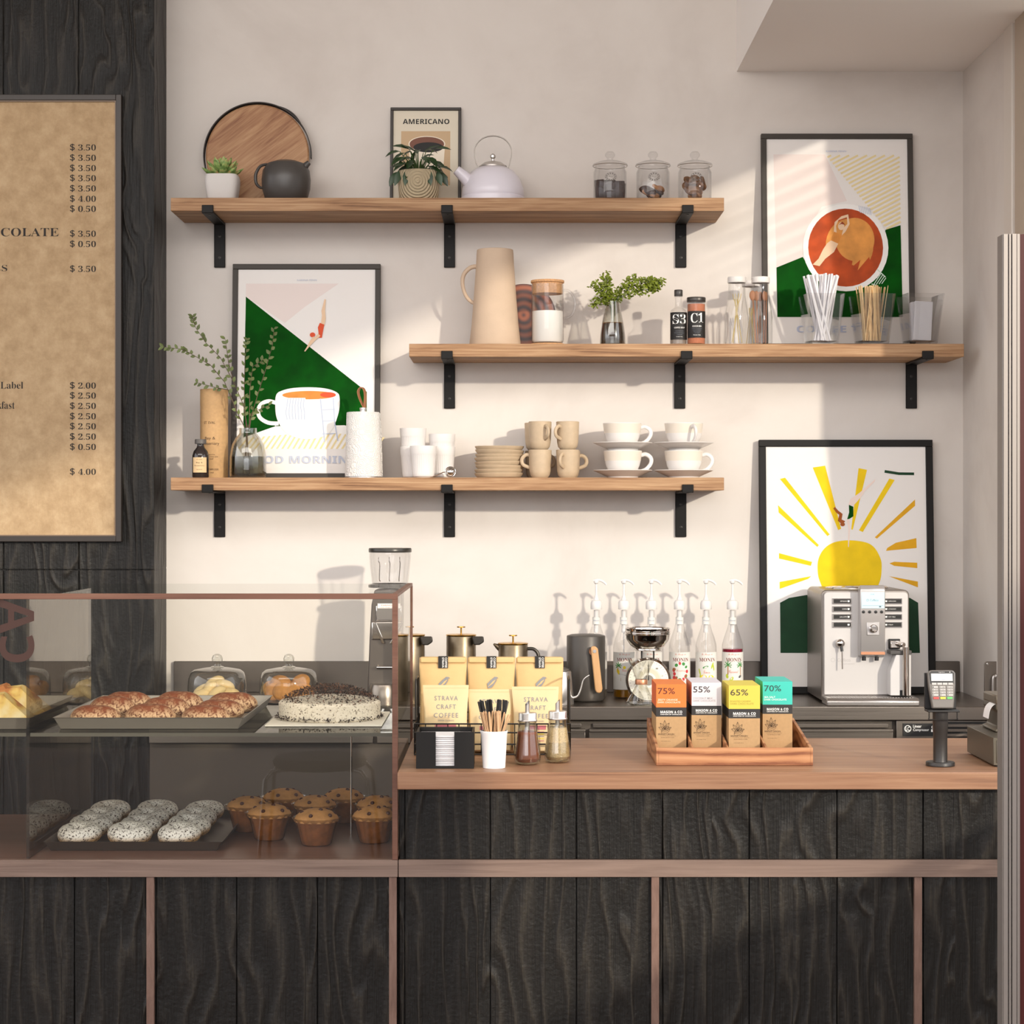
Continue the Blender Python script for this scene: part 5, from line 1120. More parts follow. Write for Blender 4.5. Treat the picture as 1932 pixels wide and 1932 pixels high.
# reflection of lettering, painted as flat letters, sideways and mirrored, on the left-hand pane
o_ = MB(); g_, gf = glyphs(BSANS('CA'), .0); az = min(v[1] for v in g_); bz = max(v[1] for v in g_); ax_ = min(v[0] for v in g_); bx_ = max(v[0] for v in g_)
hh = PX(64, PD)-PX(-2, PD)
o_.add([(PX(64, PD)-(bz-v[1])/(bz-az)*hh, PD+.0045, PZ(1250, PD)+(v[0]-ax_)/(bx_-ax_)*(PZ(1130, PD)-PZ(1250, PD))) for v in g_], gf); o_.build('lettering_reflection', mt, t, smooth=False, recalc=False)

# ---- pastries
Z1, Z0 = ZS+.0003, ZB+.0003
def tray(xa, xb, ya, yb, z, lab, m, hgt=.024):
    t = thing('baking_tray', lab, 'tray', ((xa+xb)/2, (ya+yb)/2, z)); a, b_ = (xb-xa)/2, (yb-ya)/2; i = .014
    ring = lambda x, y, zz: [(-x, -y, zz), (x, -y, zz), (x, y, zz), (-x, y, zz)]
    vs = ring(a-i, b_-i, 0)+ring(a-.003, b_-.003, hgt-.001)+ring(a, b_, hgt)+ring(a-.0035, b_-.0035, hgt)+ring(a-i-.001, b_-i-.001, .0025)
    fs = [(3, 2, 1, 0), (16, 17, 18, 19)]
    for k in range(4):
        for j in range(4): fs.append((k*4+j, k*4+(j+1) % 4, k*4+4+(j+1) % 4, k*4+4+j))
    MB().add(vs, fs).build('tray_body', m, t, smooth=False, bevel=.0008); return t
TRM = mat('tray_grey', '#8c867d', .4, .45); TRD = mat('tray_dark_brown', '#4a3f36', .5, .3)
yA, yB = 3.905, 4.385
tray(PX(98, 3.905), PX(516, 4.385), yA, yB, Z1, 'grey metal tray of seeded pastries on the glass shelf', TRM)
tray(PX(80, 3.93), PX(420, 3.93), 3.93, 4.36, Z0, 'dark metal tray of powdered ring doughnuts on the case floor', TRD, .02)
# seeded buns
SEED = bpy.data.materials.new('seeded_bun'); SEED.use_nodes = True; n = SEED.node_tree.nodes; l = SEED.node_tree.links
tcn = n.new('ShaderNodeTexCoord'); a = n.new('ShaderNodeTexNoise'); a.inputs['Scale'].default_value = 170; a.inputs['Detail'].default_value = 2; a.inputs['Distortion'].default_value = 1; l.new(tcn.outputs['Object'], a.inputs[0])
r1 = ramp_node(n, [(.40, '#5e3218'), (.48, '#b08c68'), (.62, '#c9a884')]); r1.color_ramp.interpolation = 'LINEAR'; l.new(a.outputs[0], r1.inputs[0]); s_ = n.new('ShaderNodeSeparateXYZ'); l.new(tcn.outputs['Object'], s_.inputs[0])
m2_ = n.new('ShaderNodeMapRange'); m2_.inputs['From Min'].default_value = .018; m2_.inputs['From Max'].default_value = .030; l.new(s_.outputs[2], m2_.inputs[0]); a2 = n.new('ShaderNodeTexNoise'); a2.inputs['Scale'].default_value = 60; l.new(tcn.outputs['Object'], a2.inputs[0])
mm = n.new('ShaderNodeMath'); mm.operation = 'MULTIPLY'; mm.use_clamp = True; m2_.inputs['To Max'].default_value = 1.7; l.new(m2_.outputs[0], mm.inputs[0]); l.new(a2.outputs[0], mm.inputs[1]); mx = n.new('ShaderNodeMix'); mx.data_type = 'RGBA'; l.new(mm.outputs[0], mx.inputs[0]); l.new(r1.outputs[0], mx.inputs[6]); mx.inputs[7].default_value = (*lin('#7a3d1d'), 1)
l.new(mx.outputs[2], n['Principled BSDF'].inputs[0]); n['Principled BSDF'].inputs['Roughness'].default_value = .7; bp = n.new('ShaderNodeBump'); bp.inputs['Strength'].default_value = .6; bp.inputs['Distance'].default_value = .003; l.new(a.outputs[0], bp.inputs['Height']); l.new(bp.outputs[0], n['Principled BSDF'].inputs['Normal'])
R_ = random.Random(8); bun = None
rows = ('front', 'middle', 'back')
for r_ in range(3):
    for c_ in range(3):
        def fn(v, q=R_.uniform(0, 6)):
            rr = math.hypot(v[0], v[1]); k = 1+.05*math.sin(3*math.atan2(v[1], v[0])+q); z = max(0, v[2]+.013); z -= .006*math.exp(-(rr/.012)**2) if z > .02 else 0
            return (v[0]*k, v[1]*k, z)
        if bun is None: bun = MB().ball((0, 0, 0), .053, .040, .023, 36, 18, fn=fn).build('seeded_pastry', SEED); o = bun
        else: o = bun.copy(); C.objects.link(o)
        o.location = (PX(98, 3.905)+.070+c_*.112+r_*.008+.002*R_.uniform(-1, 1), 3.972+r_*.128+R_.uniform(-.006, .006), Z1+.0029); s1 = R_.uniform(.96, 1.02)
        o.rotation_euler = (0, 0, R_.uniform(-.3, .3)); o.scale = (s1, s1, R_.uniform(1.1, 1.35))
        tag(o, 'seeded brown pastry on the upper grey tray, %s row, %s from the left' % (rows[r_], ORD[c_]), 'pastry', 'seeded pastries on the upper tray')
# doughnuts
DN = bpy.data.materials.new('powdered_doughnut'); DN.use_nodes = True; n = DN.node_tree.nodes; l = DN.node_tree.links
tcn = n.new('ShaderNodeTexCoord'); a = n.new('ShaderNodeTexNoise'); a.inputs['Scale'].default_value = 210; a.inputs['Detail'].default_value = 2; a.inputs['Distortion'].default_value = 1.2; l.new(tcn.outputs['Object'], a.inputs[0])
r1 = ramp_node(n, [(.40, '#3a2a1e'), (.44, '#e6e2da'), (.7, '#efece6')]); r2 = ramp_node(n, [(.40, '#5a3f22'), (.5, '#b98c50'), (.7, '#c9a068')]); l.new(a.outputs[0], r1.inputs[0]); l.new(a.outputs[0], r2.inputs[0])
s_ = n.new('ShaderNodeSeparateXYZ'); l.new(tcn.outputs['Object'], s_.inputs[0]); m2_ = n.new('ShaderNodeMapRange'); m2_.inputs['From Min'].default_value = .012; m2_.inputs['From Max'].default_value = .024; l.new(s_.outputs[2], m2_.inputs[0])
mx = n.new('ShaderNodeMix'); mx.data_type = 'RGBA'; l.new(m2_.outputs[0], mx.inputs[0]); l.new(r2.outputs[0], mx.inputs[6]); l.new(r1.outputs[0], mx.inputs[7]); l.new(mx.outputs[2], n['Principled BSDF'].inputs[0]); n['Principled BSDF'].inputs['Roughness'].default_value = .8
bp = n.new('ShaderNodeBump'); bp.inputs['Strength'].default_value = .5; bp.inputs['Distance'].default_value = .002; l.new(a.outputs[0], bp.inputs['Height']); l.new(bp.outputs[0], n['Principled BSDF'].inputs['Normal'])
P = [(.0255+.0200*math.cos(x), .018+.018*math.sin(x)) for x in [2*PI*i/20 for i in range(20)]]; P.append(P[0])
dn = None; rows = ('front', 'second', 'third', 'back')
for r_ in range(4):
    for c_ in range(3):
        if dn is None: dn = MB().lathe(P, 44, mod=lambda a_, z: 1+.02*math.sin(3*a_)).build('doughnut', DN); o = dn
        else: o = dn.copy(); C.objects.link(o)
        o.location = (PX(151, 4.0)+.002+c_*.1015+R_.uniform(-.002, .002), 3.997+r_*.101, Z0+.0068); o.rotation_euler = (.13, R_.uniform(-.04, .04), R_.uniform(-.2, .2)); s1 = R_.uniform(.95, 1.02); o.scale = (s1, s1, s1*1.05)
        tag(o, 'sugar powdered ring doughnut on the dark tray, %s row, %s from the left' % (rows[r_], ORD[c_]), 'doughnut', 'powdered doughnuts on the lower tray')
# muffins
MF = mat('muffin_gold', '#b98650', .8, var=.25, vscale=45, bump=.5, bscale=150); MS = mat('muffin_side', '#a86d40', .85, var=.25, vscale=60, bump=.4); CHIP = mat('choc_chip', '#4a281c', .45)
WRP = glass('muffin_wrapper', '#e4dfd6', .10, .8, .2, 2)
def muffin(px, D, lab, first=[None]):
    if first[0] is None:
        t = thing('muffin', lab, 'muffin', (PX(px, D), D, Z0), group='chocolate chip muffins in fluted wrappers')
        MB().lathe([(0, .001), (.028, .001), (.030, .004), (.039, .045), (.0385, .047), (0, .047)], 40).build('muffin_base', MS, t)
        MB().lathe([(0, .0472), (.040, .0472), (.0455, .048), (.046, .051), (.042, .059), (.032, .067), (.018, .072), (0, .0735)], 40, mod=lambda a, z: 1+.012*math.sin(5*a)).build('muffin_top', MF, t)
        for (x, y, z) in ((-.008, -.036, .063), (.010, -.012, .072), (.030, -.024, .0625), (-.028, -.010, .066), (-.012, .020, .069), (.020, .018, .068), (.036, .004, .061)): MB().ball((x, y, z), .0045, m=0, seg=10, rings=6).build('chocolate_chip', CHIP, t)
        MB().lathe([(.029, .0005), (.031, .003), (.040, .040), (.050, .056)], 96, mod=lambda a, z: 1+.03*math.cos(a*16)*(z > .01)).build('wrapper', WRP, t)
        first[0] = t; return t
    return dup(first[0], (PX(px, D), D, Z0), lab)
MU = [(508, 4.085, 'muffin in a fluted wrapper at the front, third from the doughnut tray'), (468, 4.19, 'muffin in a fluted wrapper right beside the doughnut tray'), (535, 4.31, 'muffin in a fluted wrapper at the back, next to the doughnut tray side'),
      (594, 4.205, 'muffin in a fluted wrapper in the middle of the group'), (597, 4.02, 'muffin in a fluted wrapper nearest the front glass'), (648, 4.31, 'muffin in a fluted wrapper at the back, behind the middle muffin'),
      (712, 4.20, 'muffin in a fluted wrapper at the right end, farther from the glass'), (706, 4.05, 'muffin in a fluted wrapper at the right end beside the case post')]
for a in MU: muffin(*a)
# cake
D = 4.10; t = thing('cake', 'round cream cake heaped with dark chocolate shavings on a white board', 'cake', (PX(622, D), D, Z1))
MB().box(-.118, .118, -.14, .13, 0, .0035).build('cake_board', mat('board_white', '#e6dfd0', .6), t, bevel=.001)
CM = bpy.data.materials.new('cake_cream'); CM.use_nodes = True; n = CM.node_tree.nodes; l = CM.node_tree.links; tcn = n.new('ShaderNodeTexCoord'); a = n.new('ShaderNodeTexNoise'); a.inputs['Scale'].default_value = 260; l.new(tcn.outputs['Object'], a.inputs[0])
r1 = ramp_node(n, [(.33, '#4a3626'), (.38, '#e2d6bf'), (.7, '#ece3d2')]); l.new(a.outputs[0], r1.inputs[0]); l.new(r1.outputs[0], n['Principled BSDF'].inputs[0])
MB().lathe([(0, .0036), (.104, .0036), (.106, .006), (.106, .036), (.102, .041), (.06, .048), (0, .052)], 72).build('cake_body', CM, t)
for nm, cnt, rr0, zf, mats_ in (('chocolate_shavings', 1500, .104, 1, [mat('choc_shaving', '#2b1a12', .5), mat('choc_shaving_milk', '#6e4a36', .6)]), ('crumb_ring', 380, .112, 0, [mat('choc_shaving')])):
    b = MB()
    for k in range(cnt):
        a_ = R_.uniform(0, 2*PI); rr = rr0*math.sqrt(R_.random()) if zf else R_.uniform(.105, .113); z = (.046+.022*(1-(rr/rr0)**2)+R_.uniform(-.004, .006)-.01*(rr/rr0)**4) if zf else .005+R_.uniform(0, .006)
        p = Vector((rr*math.cos(a_), rr*math.sin(a_), z)); d = Vector((R_.uniform(-1, 1), R_.uniform(-1, 1), R_.uniform(-.35, .35))).normalized()*R_.uniform(.004, .010); s1 = d.cross(Vector((0, 0, 1))).normalized()*.0013; up = Vector((0, 0, .0012))
        b.add([p-s1, p+s1, p+d*.5+s1+up*1.5, p+d*.5-s1+up*1.5, p+d+s1*.4, p+d-s1*.4], [(0, 1, 2, 3), (3, 2, 4, 5)], k % 3 == 0 and len(mats_) > 1 and 1 or 0)
    o = b.build(nm, mats_, t, smooth=False, recalc=False); o['kind'] = 'stuff'
# wraps on the left
def trayl(): return tray(-1.62, XP-.006, 3.90, 4.38, Z1, 'grey tray of folded toasted wraps at the left end of the glass shelf', TRM)
trayl()
WM = bpy.data.materials.new('toasted_wrap'); WM.use_nodes = True; n = WM.node_tree.nodes; l = WM.node_tree.links; tcn = n.new('ShaderNodeTexCoord'); a = n.new('ShaderNodeTexNoise'); a.inputs['Scale'].default_value = 22; a.inputs['Detail'].default_value = 6; l.new(tcn.outputs['Object'], a.inputs[0])
r1 = ramp_node(n, [(.38, '#b9743a'), (.5, '#e6c46c'), (.7, '#f0e2b4')]); l.new(a.outputs[0], r1.inputs[0]); l.new(r1.outputs[0], n['Principled BSDF'].inputs[0]); n['Principled BSDF'].inputs['Roughness'].default_value = .7
wr = None
for k, (x, y, rz, lab) in enumerate(((-1.072, 4.03, .1, 'folded toasted wrap standing in front at the left glass edge'), (-1.078, 4.20, -.15, 'folded toasted wrap behind, touching the glass partition'), (-1.27, 4.12, .2, 'folded toasted wrap farther left in the middle row'), (-1.19, 4.31, -.1, 'folded toasted wrap in the back row at the left'))):
    if wr is None:
        b = MB()
        P = [(-.105, 0), (-.04, .050), (-.005, .062), (.0, .055), (.03, .058), (.095, 0)]
        vs = []; 
        for (x_, z_) in P: vs += [(x_, -.022-.010*(1-z_/.06), z_*.98), (x_, -.0, z_*1.05), (x_, .022+.010*(1-z_/.06), z_*.98)]
        fs = []
        for i in range(5): fs += [(3*i, 3*i+3, 3*i+4, 3*i+1), (3*i+1, 3*i+4, 3*i+5, 3*i+2)]
        fs += [(0, 1, 2), (17, 16, 15), tuple(3*i for i in range(6))[::-1], tuple(3*i+2 for i in range(6))]
        b.add(vs, fs); wr = b.build('toasted_wrap', WM, bevel=.006, seg=3); o = wr
    else: o = wr.copy(); C.objects.link(o)
    o.location = (x-(.0), y, Z1+.003); o.rotation_euler = (0, 0, rz*.3); tag(o, lab, 'wrap', 'folded wraps in the case')
# ================================================================ MENU BOARD
D = CF-.022; r0, y0, y1 = PX(229, D), PZ(178, D), PZ(1022, D)
t = thing('menu_board', 'tall framed menu of drink prices on brown paper on the dark plank wall', 'menu board', (r0-.5, D, y1))
w0 = .75; H = y0-y1; fw = .0155
MF_ = mat('menu_frame', '#352e29', .4, .1, .4)
b = MB().box(.5-fw, .5, 0, .021, 0, H).box(-w0, .5-fw, 0, .021, 0, fw).box(-w0, .5-fw, 0, .021, H-fw, H).box(-w0-.01, -w0, 0, .021, 0, H); b.build('frame', MF_, t, bevel=.0012)
b = MB().box(.5-fw-.003, .5-fw-.0003, .004, .012, fw, H-fw).box(-w0, .5-fw-.003, .004, .012, fw, fw+.003).box(-w0, .5-fw-.003, .004, .012, H-fw-.003, H-fw); b.build('inner_bead', mat('bead_brown', '#7b6550', .4), t)
mp_ = mat('menu_paper', '#b6976a', .85); n = mp_.node_tree.nodes; l = mp_.node_tree.links; tcn = n.new('ShaderNodeTexCoord')
a = n.new('ShaderNodeTexNoise'); a.inputs['Scale'].default_value = 26; a.inputs['Detail'].default_value = 9; a.inputs['Roughness'].default_value = .7; l.new(tcn.outputs['Object'], a.inputs[0])
r1 = ramp_node(n, [(.35, '#a58966'), (.5, '#b29672'), (.65, '#bda27e')]); l.new(a.outputs[0], r1.inputs[0]); l.new(r1.outputs[0], n['Principled BSDF'].inputs[0])
mpp = n.new('ShaderNodeMapping'); mpp.inputs['Rotation'].default_value = (0, .5, 0); mpp.inputs['Scale'].default_value = (90, 1, 30); l.new(tcn.outputs['Object'], mpp.inputs[0]); a2 = n.new('ShaderNodeTexNoise'); a2.inputs['Scale'].default_value = 1; a2.inputs['Detail'].default_value = 7; a2.inputs['Distortion'].default_value = 1; l.new(mpp.outputs[0], a2.inputs[0])
bp = n.new('ShaderNodeBump'); bp.inputs['Strength'].default_value = .55; bp.inputs['Distance'].default_value = .004; l.new(a2.outputs[0], bp.inputs['Height']); l.new(bp.outputs[0], n['Principled BSDF'].inputs['Normal'])
b = MB().box(-w0, .5-fw-.001, .010, .018, fw, H-fw, 0)
ox = r0-.5; X_ = lambda px: PX(px, D)-ox; Z_ = lambda py: PZ(py, D)-y1
def mt_(s_, a_, b__, yc, hh): b.text(BSERIF(s_), X_(a_), X_(b__), Z_(yc+hh/2), Z_(yc-hh/2), .0095, 1, -.006)
for y, s_ in zip((277, 296.5, 316, 335, 354.5, 374, 393, 440, 459.5, 506.5, 727, 746, 765.5, 785, 804, 823.5, 843, 890), ['3.50']*5+['4.00', '0.50', '3.50', '0.50', '3.50', '2.00', '2.50', '2.50', '2.50', '2.50', '2.50', '0.50', '4.00']):
    b.text('$', X_(130.5), X_(139.5), Z_(y+7), Z_(y-7), .0095, 1, .002); mt_(s_, 146, 179.5, y, 11.5)
mt_('HOT CHOCOLATE', -130, 109, 437, 16); mt_('SMOOTHIES', -126, 12, 505, 12)
b.text(BSERIF('Black Label'), X_(-50), X_(42), Z_(733), Z_(720), .0095, 1, -.006); b.text(BSERIF('English breakfast'), X_(-95), X_(26), Z_(775), Z_(757), .0095, 1, -.006)
b.build('menu_sheet', [mp_, mat('ink_menu', '#1f1712', .7)], t, smooth=False, recalc=False)
# ================================================================ BAR COUNTER OBJECTS
K0 = .8998
# wire basket
D = 4.06; bx0, bx1 = PX(782, D), PX(1076, D)
t = thing('wire_basket', 'black wire basket holding six coffee bags on the bar counter', 'basket', ((bx0+bx1)/2, 4.17, K0)); hw = (bx1-bx0)/2
b = MB(); WB = mat('wire_black', '#24201d', .4, .5); yf, yb = -.115, .125
for z in (.003, .024, .048, .066): b.tube([(-hw, yf, z), (hw, yf, z), (hw, yb, z), (-hw, yb, z)], .0018, 6, True)
for k in range(15): x = -hw+2*hw*k/14; b.tube([(x, yf, .003), (x, yf, .066)], .0011, 6); b.tube([(x, yf, .003), (x, yb, .003)], .0011, 6)
for k in range(8): y = yf+(yb-yf)*k/7; b.tube([(-hw, y, .003), (-hw, y, .066)], .0011, 6).tube([(hw, y, .003), (hw, y, .066)], .0011, 6)
b.build('basket_body', WB, t)
for s_ in (-1, 1): MB().tube([(s_*hw, -.05, .066), (s_*hw, -.045, .140), (s_*hw, -.030, .152), (s_*hw, .030, .152), (s_*hw, .045, .140), (s_*hw, .05, .066)], .0022, 8).build('handle', WB, t)
def bag(px, D, w_, h_, dp, lab, front, m_):
    t = thing('coffee_bag', lab, 'bag', (PX(px, D), D, K0+.0062), rot=(-.05 if front else -.02, 0, 0), group='short coffee bags with printed front' if front else 'tall coffee bags with folded top')
    b = MB(); N = 10; rings = []
    for i in range(N+1):
        u = i/N; z = u*h_
        if front: ww = w_*(.47+.03*u+.012*math.cos(u*6)); d = dp*(1-u**1.6)+.0012
        else: ww = w_*(.5-.03*math.sin(PI*min(1, u*1.1))*1.0-.015*u*u+.01*u); d = dp*(1-.85*u**2.5)
        rings.append([(ww*cx_, d*cy_, z) for cx_, cy_ in ((-.92, -1), (-.4, -1.10), (.4, -1.10), (.92, -1), (1, -.75), (1, .75), (.92, 1), (.4, 1.05), (-.4, 1.05), (-.92, 1), (-1, .75), (-1, -.75))])
    vs = sum(rings, []); fs = [tuple(range(11, -1, -1)), tuple(N*12+i for i in range(12))]
    for i in range(N):
        for j in range(12): fs.append((i*12+j, i*12+(j+1) % 12, i*12+12+(j+1) % 12, i*12+12+j))
    b.add(vs, fs).build('bag_body', m_, t, angle=50)
    yk = lambda z: -(dp*1.10*(1-(z/h_)**1.6 if front else 1-.85*(z/h_)**2.5)+.0012*1.1)-.0007
    P = lambda X, Z: (X, yk(Z), Z)
    l_ = MB()
    if front:
        for s_, wd_, zz, hh in (('STRAVA', .50, .80, .07), ('CRAFT', .42, .67, .07), ('COFFEE', .52, .54, .07), ('DENVER COLORADO', .34, .46, .025)):
            l_.text(s_, -w_*wd_/2*1.04+.001, w_*wd_/2*1.04+.001, h_*zz-h_*hh/2, h_*zz+h_*hh/2, m=0, fn=P, space=1.25, off=.008)
        l_.add([P(-.022, h_*.33), P(.022, h_*.33), P(.022, h_*.395), P(-.022, h_*.395)], [(0, 1, 2, 3)], 1)
        for j in range(5): l_.add([P(-.018, h_*(.29-.035*j)), P(.018, h_*(.29-.035*j)), P(.018, h_*(.30-.035*j)), P(-.018, h_*(.30-.035*j))], [(0, 1, 2, 3)], (1, 2, 0, 2, 1)[j])
        l_.add([P(-w_*.46, h_*.955), P(w_*.46, h_*.955), P(w_*.46, h_*.958), P(-w_*.46, h_*.958)], [(0, 1, 2, 3)], 3)
        l_.build('print', [mat('ink_bag', '#4f3216', .6), mat('label_rose', '#b8646a', .6), mat('lemon_print'), mat('kraft_crease', '#c6a372', .8)], t, smooth=False, recalc=False)
    else:
        r_ = MB(); hw_ = w_*.475
        r_.prism([(-dp*.25-.006, h_-.011), (-dp*.25-.004, h_+.001), (dp*.2, h_+.002), (dp*.2, h_-.009)], -hw_, hw_, 'x').build('folded_top', m_, t, bevel=.0025)
        yt = -dp*.25-.0078
        q = MB().box(-.010, .011, yt, yt+.001, h_-.022, h_+.0028, 0).box(-.010, .011, yt, dp*.2, h_+.002, h_+.0028, 0)
        for j, s_ in enumerate(('STRAVA', 'COFFEE', 'ROASTER', 'DENVER')[:2]):
            g_, gf = glyphs(s_, .012); a0, a1 = min(v[0] for v in g_), max(v[0] for v in g_); c0, c1 = min(v[1] for v in g_), max(v[1] for v in g_)
            q.add([(-.001+.0065*j+(v[1]-c0)/(c1-c0)*.0045-.001, yt-.0002, h_+.001-(v[0]-a0)/(a1-a0)*.022) for v in g_], gf, 1)
        q.build('tape_seal', [BLK, WHT], t, smooth=False)
        z0 = h_*.70; bd = [(-.012, 0), (-.004, .008), (.001, .012), (.004, .015), (.009, .0145), (.013, .012), (.009, .0115), (.008, .006), (.003, -.002), (-.002, -.008), (-.010, -.010)]
        l_.add([P(x+.003, z0+z) for x, z in bd], [tuple(range(len(bd)))], 0)
        for j in range(4): l_.add([(lambda q_: (q_[0], q_[1]-.0003, q_[2]))(P(.003+x, z0+z)) for x, z in ((-.010+j*.003, -.006+j*.002), (.001+j*.0015, .006+j*.001), (.002+j*.0015, .005+j*.001), (-.009+j*.003, -.0065+j*.002))], [(0, 1, 2, 3)], 1)
        l_.build('bird_print', [mat('ink_bag'), m_], t, smooth=False, recalc=False)
KB = mat('kraft_bag', '#cfac76', .7, bump=.15, bscale=120, var=.04, vscale=30); KF = mat('kraft_light', '#d6bc8e', .6, bump=.12, bscale=80, var=.03, vscale=30)
for px, lab in ((836, 'tall folded kraft coffee bag at the back left of the wire basket'), (927, 'tall folded kraft coffee bag at the back middle of the wire basket'), (1018, 'tall folded kraft coffee bag at the back right of the wire basket')):
    bag(px, 4.235, .103, PZ(1241, 4.235)-K0-.006, .030, lab, False, KB)
for px, D_, y_, w_, lab in ((841, 4.105, 1293, .094, 'short printed coffee bag behind the black napkin holder'), (925, 4.115, 1301, .092, 'short printed coffee bag behind the cup of straws, middle of the front row'), (1010, 4.105, 1296, .096, 'short printed coffee bag behind the sugar dispensers')):
    bag(px, D_, w_, PZ(y_, D_)-K0-.006, .020, lab, True, KF)
# napkin holder
D = 3.853; x0, x1 = PX(785, D), PX(894, D); wd = (x1-x0)/2
t = thing('napkin_holder', 'matt black napkin holder with front slot on the bar counter', 'napkin holder', ((x0+x1)/2, D, K0))
H = PZ(1381, D)-K0; NB = mat('holder_black', '#191613', .55, 0, .3); ga, gb = PX(822, D)-(x0+x1)/2, PX(857, D)-(x0+x1)/2; dp = .092
b = MB(); b.box(-wd, ga, 0, .004, 0, H).box(gb, wd, 0, .004, 0, H).box(ga, gb, 0, .004, 0, .004).box(-wd, -wd+.004, .004, dp, 0, H).box(wd-.004, wd, .004, dp, 0, H).box(-wd+.004, wd-.004, dp-.004, dp, 0, H).box(-wd+.004, wd-.004, .004, dp-.004, 0, .004)
b.build('holder_body', NB, t)
nap = None; R_ = random.Random(5); nz = (H-.008-.004)/15
for k in range(15):
    if nap is None: nap = MB().box(-wd+.006, wd-.006, -.038, .038, 0, nz*.86).build('napkin', PAPERW, bevel=nz*.25); o = nap
    else: o = nap.copy(); C.objects.link(o)
    tag(o, 'white paper napkin in the stack inside the black holder', 'napkin', 'napkins in the holder'); o.location = ((x0+x1)/2+R_.uniform(-.0005, .0005), D+dp/2+R_.uniform(-.002, .001)-.001, K0+.0042+nz*k)
# paper cup of straws
D = 3.872
t = thing('paper_cup', 'white paper cup crammed with black straws and wooden stirrers', 'cup', (PX(932, D), D, K0))
MB().lathe([(0, .002), (.0205, .002), (.0215, 0), (.0222, 0), (.0262, .068), (.0272, .070), (.0272, .0725), (.0258, .073), (.0252, .069), (.0208, .005), (0, .005)], 48).build('cup_body', mat('cup_white', '#f1eeea', .45), t)
cxp = PX(932, D); s1 = s2 = None
for k in range(56):
    blk_ = k < 26; R__ = R_.uniform
    a = R__(0, 2*PI); rb = R__(0, .015); xb, yb = rb*math.cos(a), rb*math.sin(a)
    tx = (R__(-.033, -.006) if k < 14 else R__(.0, .030)) if blk_ else (R__(-.026, .036) if k > 31 else R__(-.03, -.02)); ty = R__(-.004, .022) if blk_ else R__(-.022, .004)
    if blk_:
        if s1 is None: s1 = MB().tube([(0, 0, 0), (0, 0, .128)], .0021, 8).build('black_straw', mat('straw_black', '#191614', .35)); o = s1
        else: o = s1.copy(); C.objects.link(o)
        tag(o, 'thin black straw standing in the white paper cup', 'straw', 'black straws in the paper cup'); h_ = .128
    else:
        if s2 is None: s2 = MB().prism([(-.0022, 0), (.0022, 0), (.0022, .1045), (.0012, .1075), (-.0012, .1075), (-.0022, .1045)], -.0006, .0006).build('coffee_stirrer', mat('stirrer_tan', '#c8a27a', .65, var=.12, vscale=50)); o = s2
        else: o = s2.copy(); C.objects.link(o)
        tag(o, 'tan wooden stirrer standing in the white paper cup', 'stirrer', 'wooden stirrers in the paper cup'); h_ = .107
    k2 = .022/max(.022, math.hypot(xb+(tx-xb)*.55, yb+(ty-yb)*.55)); tx *= k2; ty *= k2
    d = Vector((tx-xb, ty-yb, h_)); o.location = (cxp+xb, D+yb, K0+.0056); o.rotation_euler = (d.to_track_quat('Z', 'Y') @ Euler((0, 0, R__(-.6, .6))).to_quaternion()).to_euler()
# dispensers
def disp(px, D, lab, m_, lvl, rz):
    t = thing('sugar_dispenser', lab, 'dispenser', (PX(px, D), D, K0), rz, group='glass pour dispensers with steel spouts')
    MB().lathe([(0, .001), (.020, .001), (.0255, .004), (.0270, .012), (.0262, .022), (.0190, .070), (.0180, .080), (.0180, .090), (.0170, .090), (.0170, .080), (.0180, .070), (.0250, .022), (.0255, .013), (.020, .005), (0, .004)], 48).build('glass_body', GLASS, t)
    MB().lathe([(0, .0055), (.0195, .0055), (.0248, .012), (.0245, .022), (.0188+.0, lvl-.001), (.016, lvl), (0, lvl+.003)], 40).build('filling', m_, t)
    MB().lathe([(.0170, .086), (.0195, .086), (.0200, .088), (.0188, .090), (.0188, .1015), (.0178, .103), (.006, .1035), (0, .1035)], 40).build('lid', mat('satin_silver'), t)
    b = MB().lathe([(.0042, .065), (.0046, .065), (.0046, .122), (.0042, .122)], 20); b2 = []
    for v in b.v: b2.append((v[0], v[1], v[2]+(v[0]*1.0 if v[2] > .1 else 0)))
    b.v = b2; b.build('spout', mat('satin_silver'), t)
disp(995, 3.922, 'glass dispenser of brown cocoa powder with steel spout', mat('cocoa_brown', '#87482a', .85, var=.05), .066, .6)
disp(1052, 3.955, 'glass dispenser of golden raw sugar with steel spout', mat('raw_sugar', '#c9b083', .7, var=.35, vscale=500, bump=.6, bscale=600), .071, 0)
# chocolate stand
D = 3.90; X0, X1 = PX(1238, D), PX(1534, D); cx = (X0+X1)/2; wd = (X1-X0)/2
t = thing('chocolate_stand', 'oak counter stand with sloped dividers holding four chocolate cartons', 'display stand', (cx, D, K0))
hf = PZ(1411, D)-K0; dp = .27; hb = PZ(1354, 4.17)-K0
MB().box(-wd+.004, wd-.004, 0, .007, 0, hf).build('front_board', TRAYW, t, bevel=.0008)
MB().box(-wd+.006, wd-.006, .007, dp, .001, .006).box(-wd+.006, wd-.006, dp-.006, dp, .006, hb).build('base_board', TRAYW, t)
pl = [(0, 0), (dp, 0), (dp, hb), (.010, hf+.0003), (0, hf)]
for x in (-wd, wd-.006): MB().prism(pl, x, x+.006, 'x').build('side_panel', TRAYW, t, bevel=.0008)
BXS = [(1238, 1295, 3.99, 1291), (1305, 1361, 3.99, 1288), (1375, 1434, 3.955, 1293.5), (1439, 1495, 4.01, 1286)]
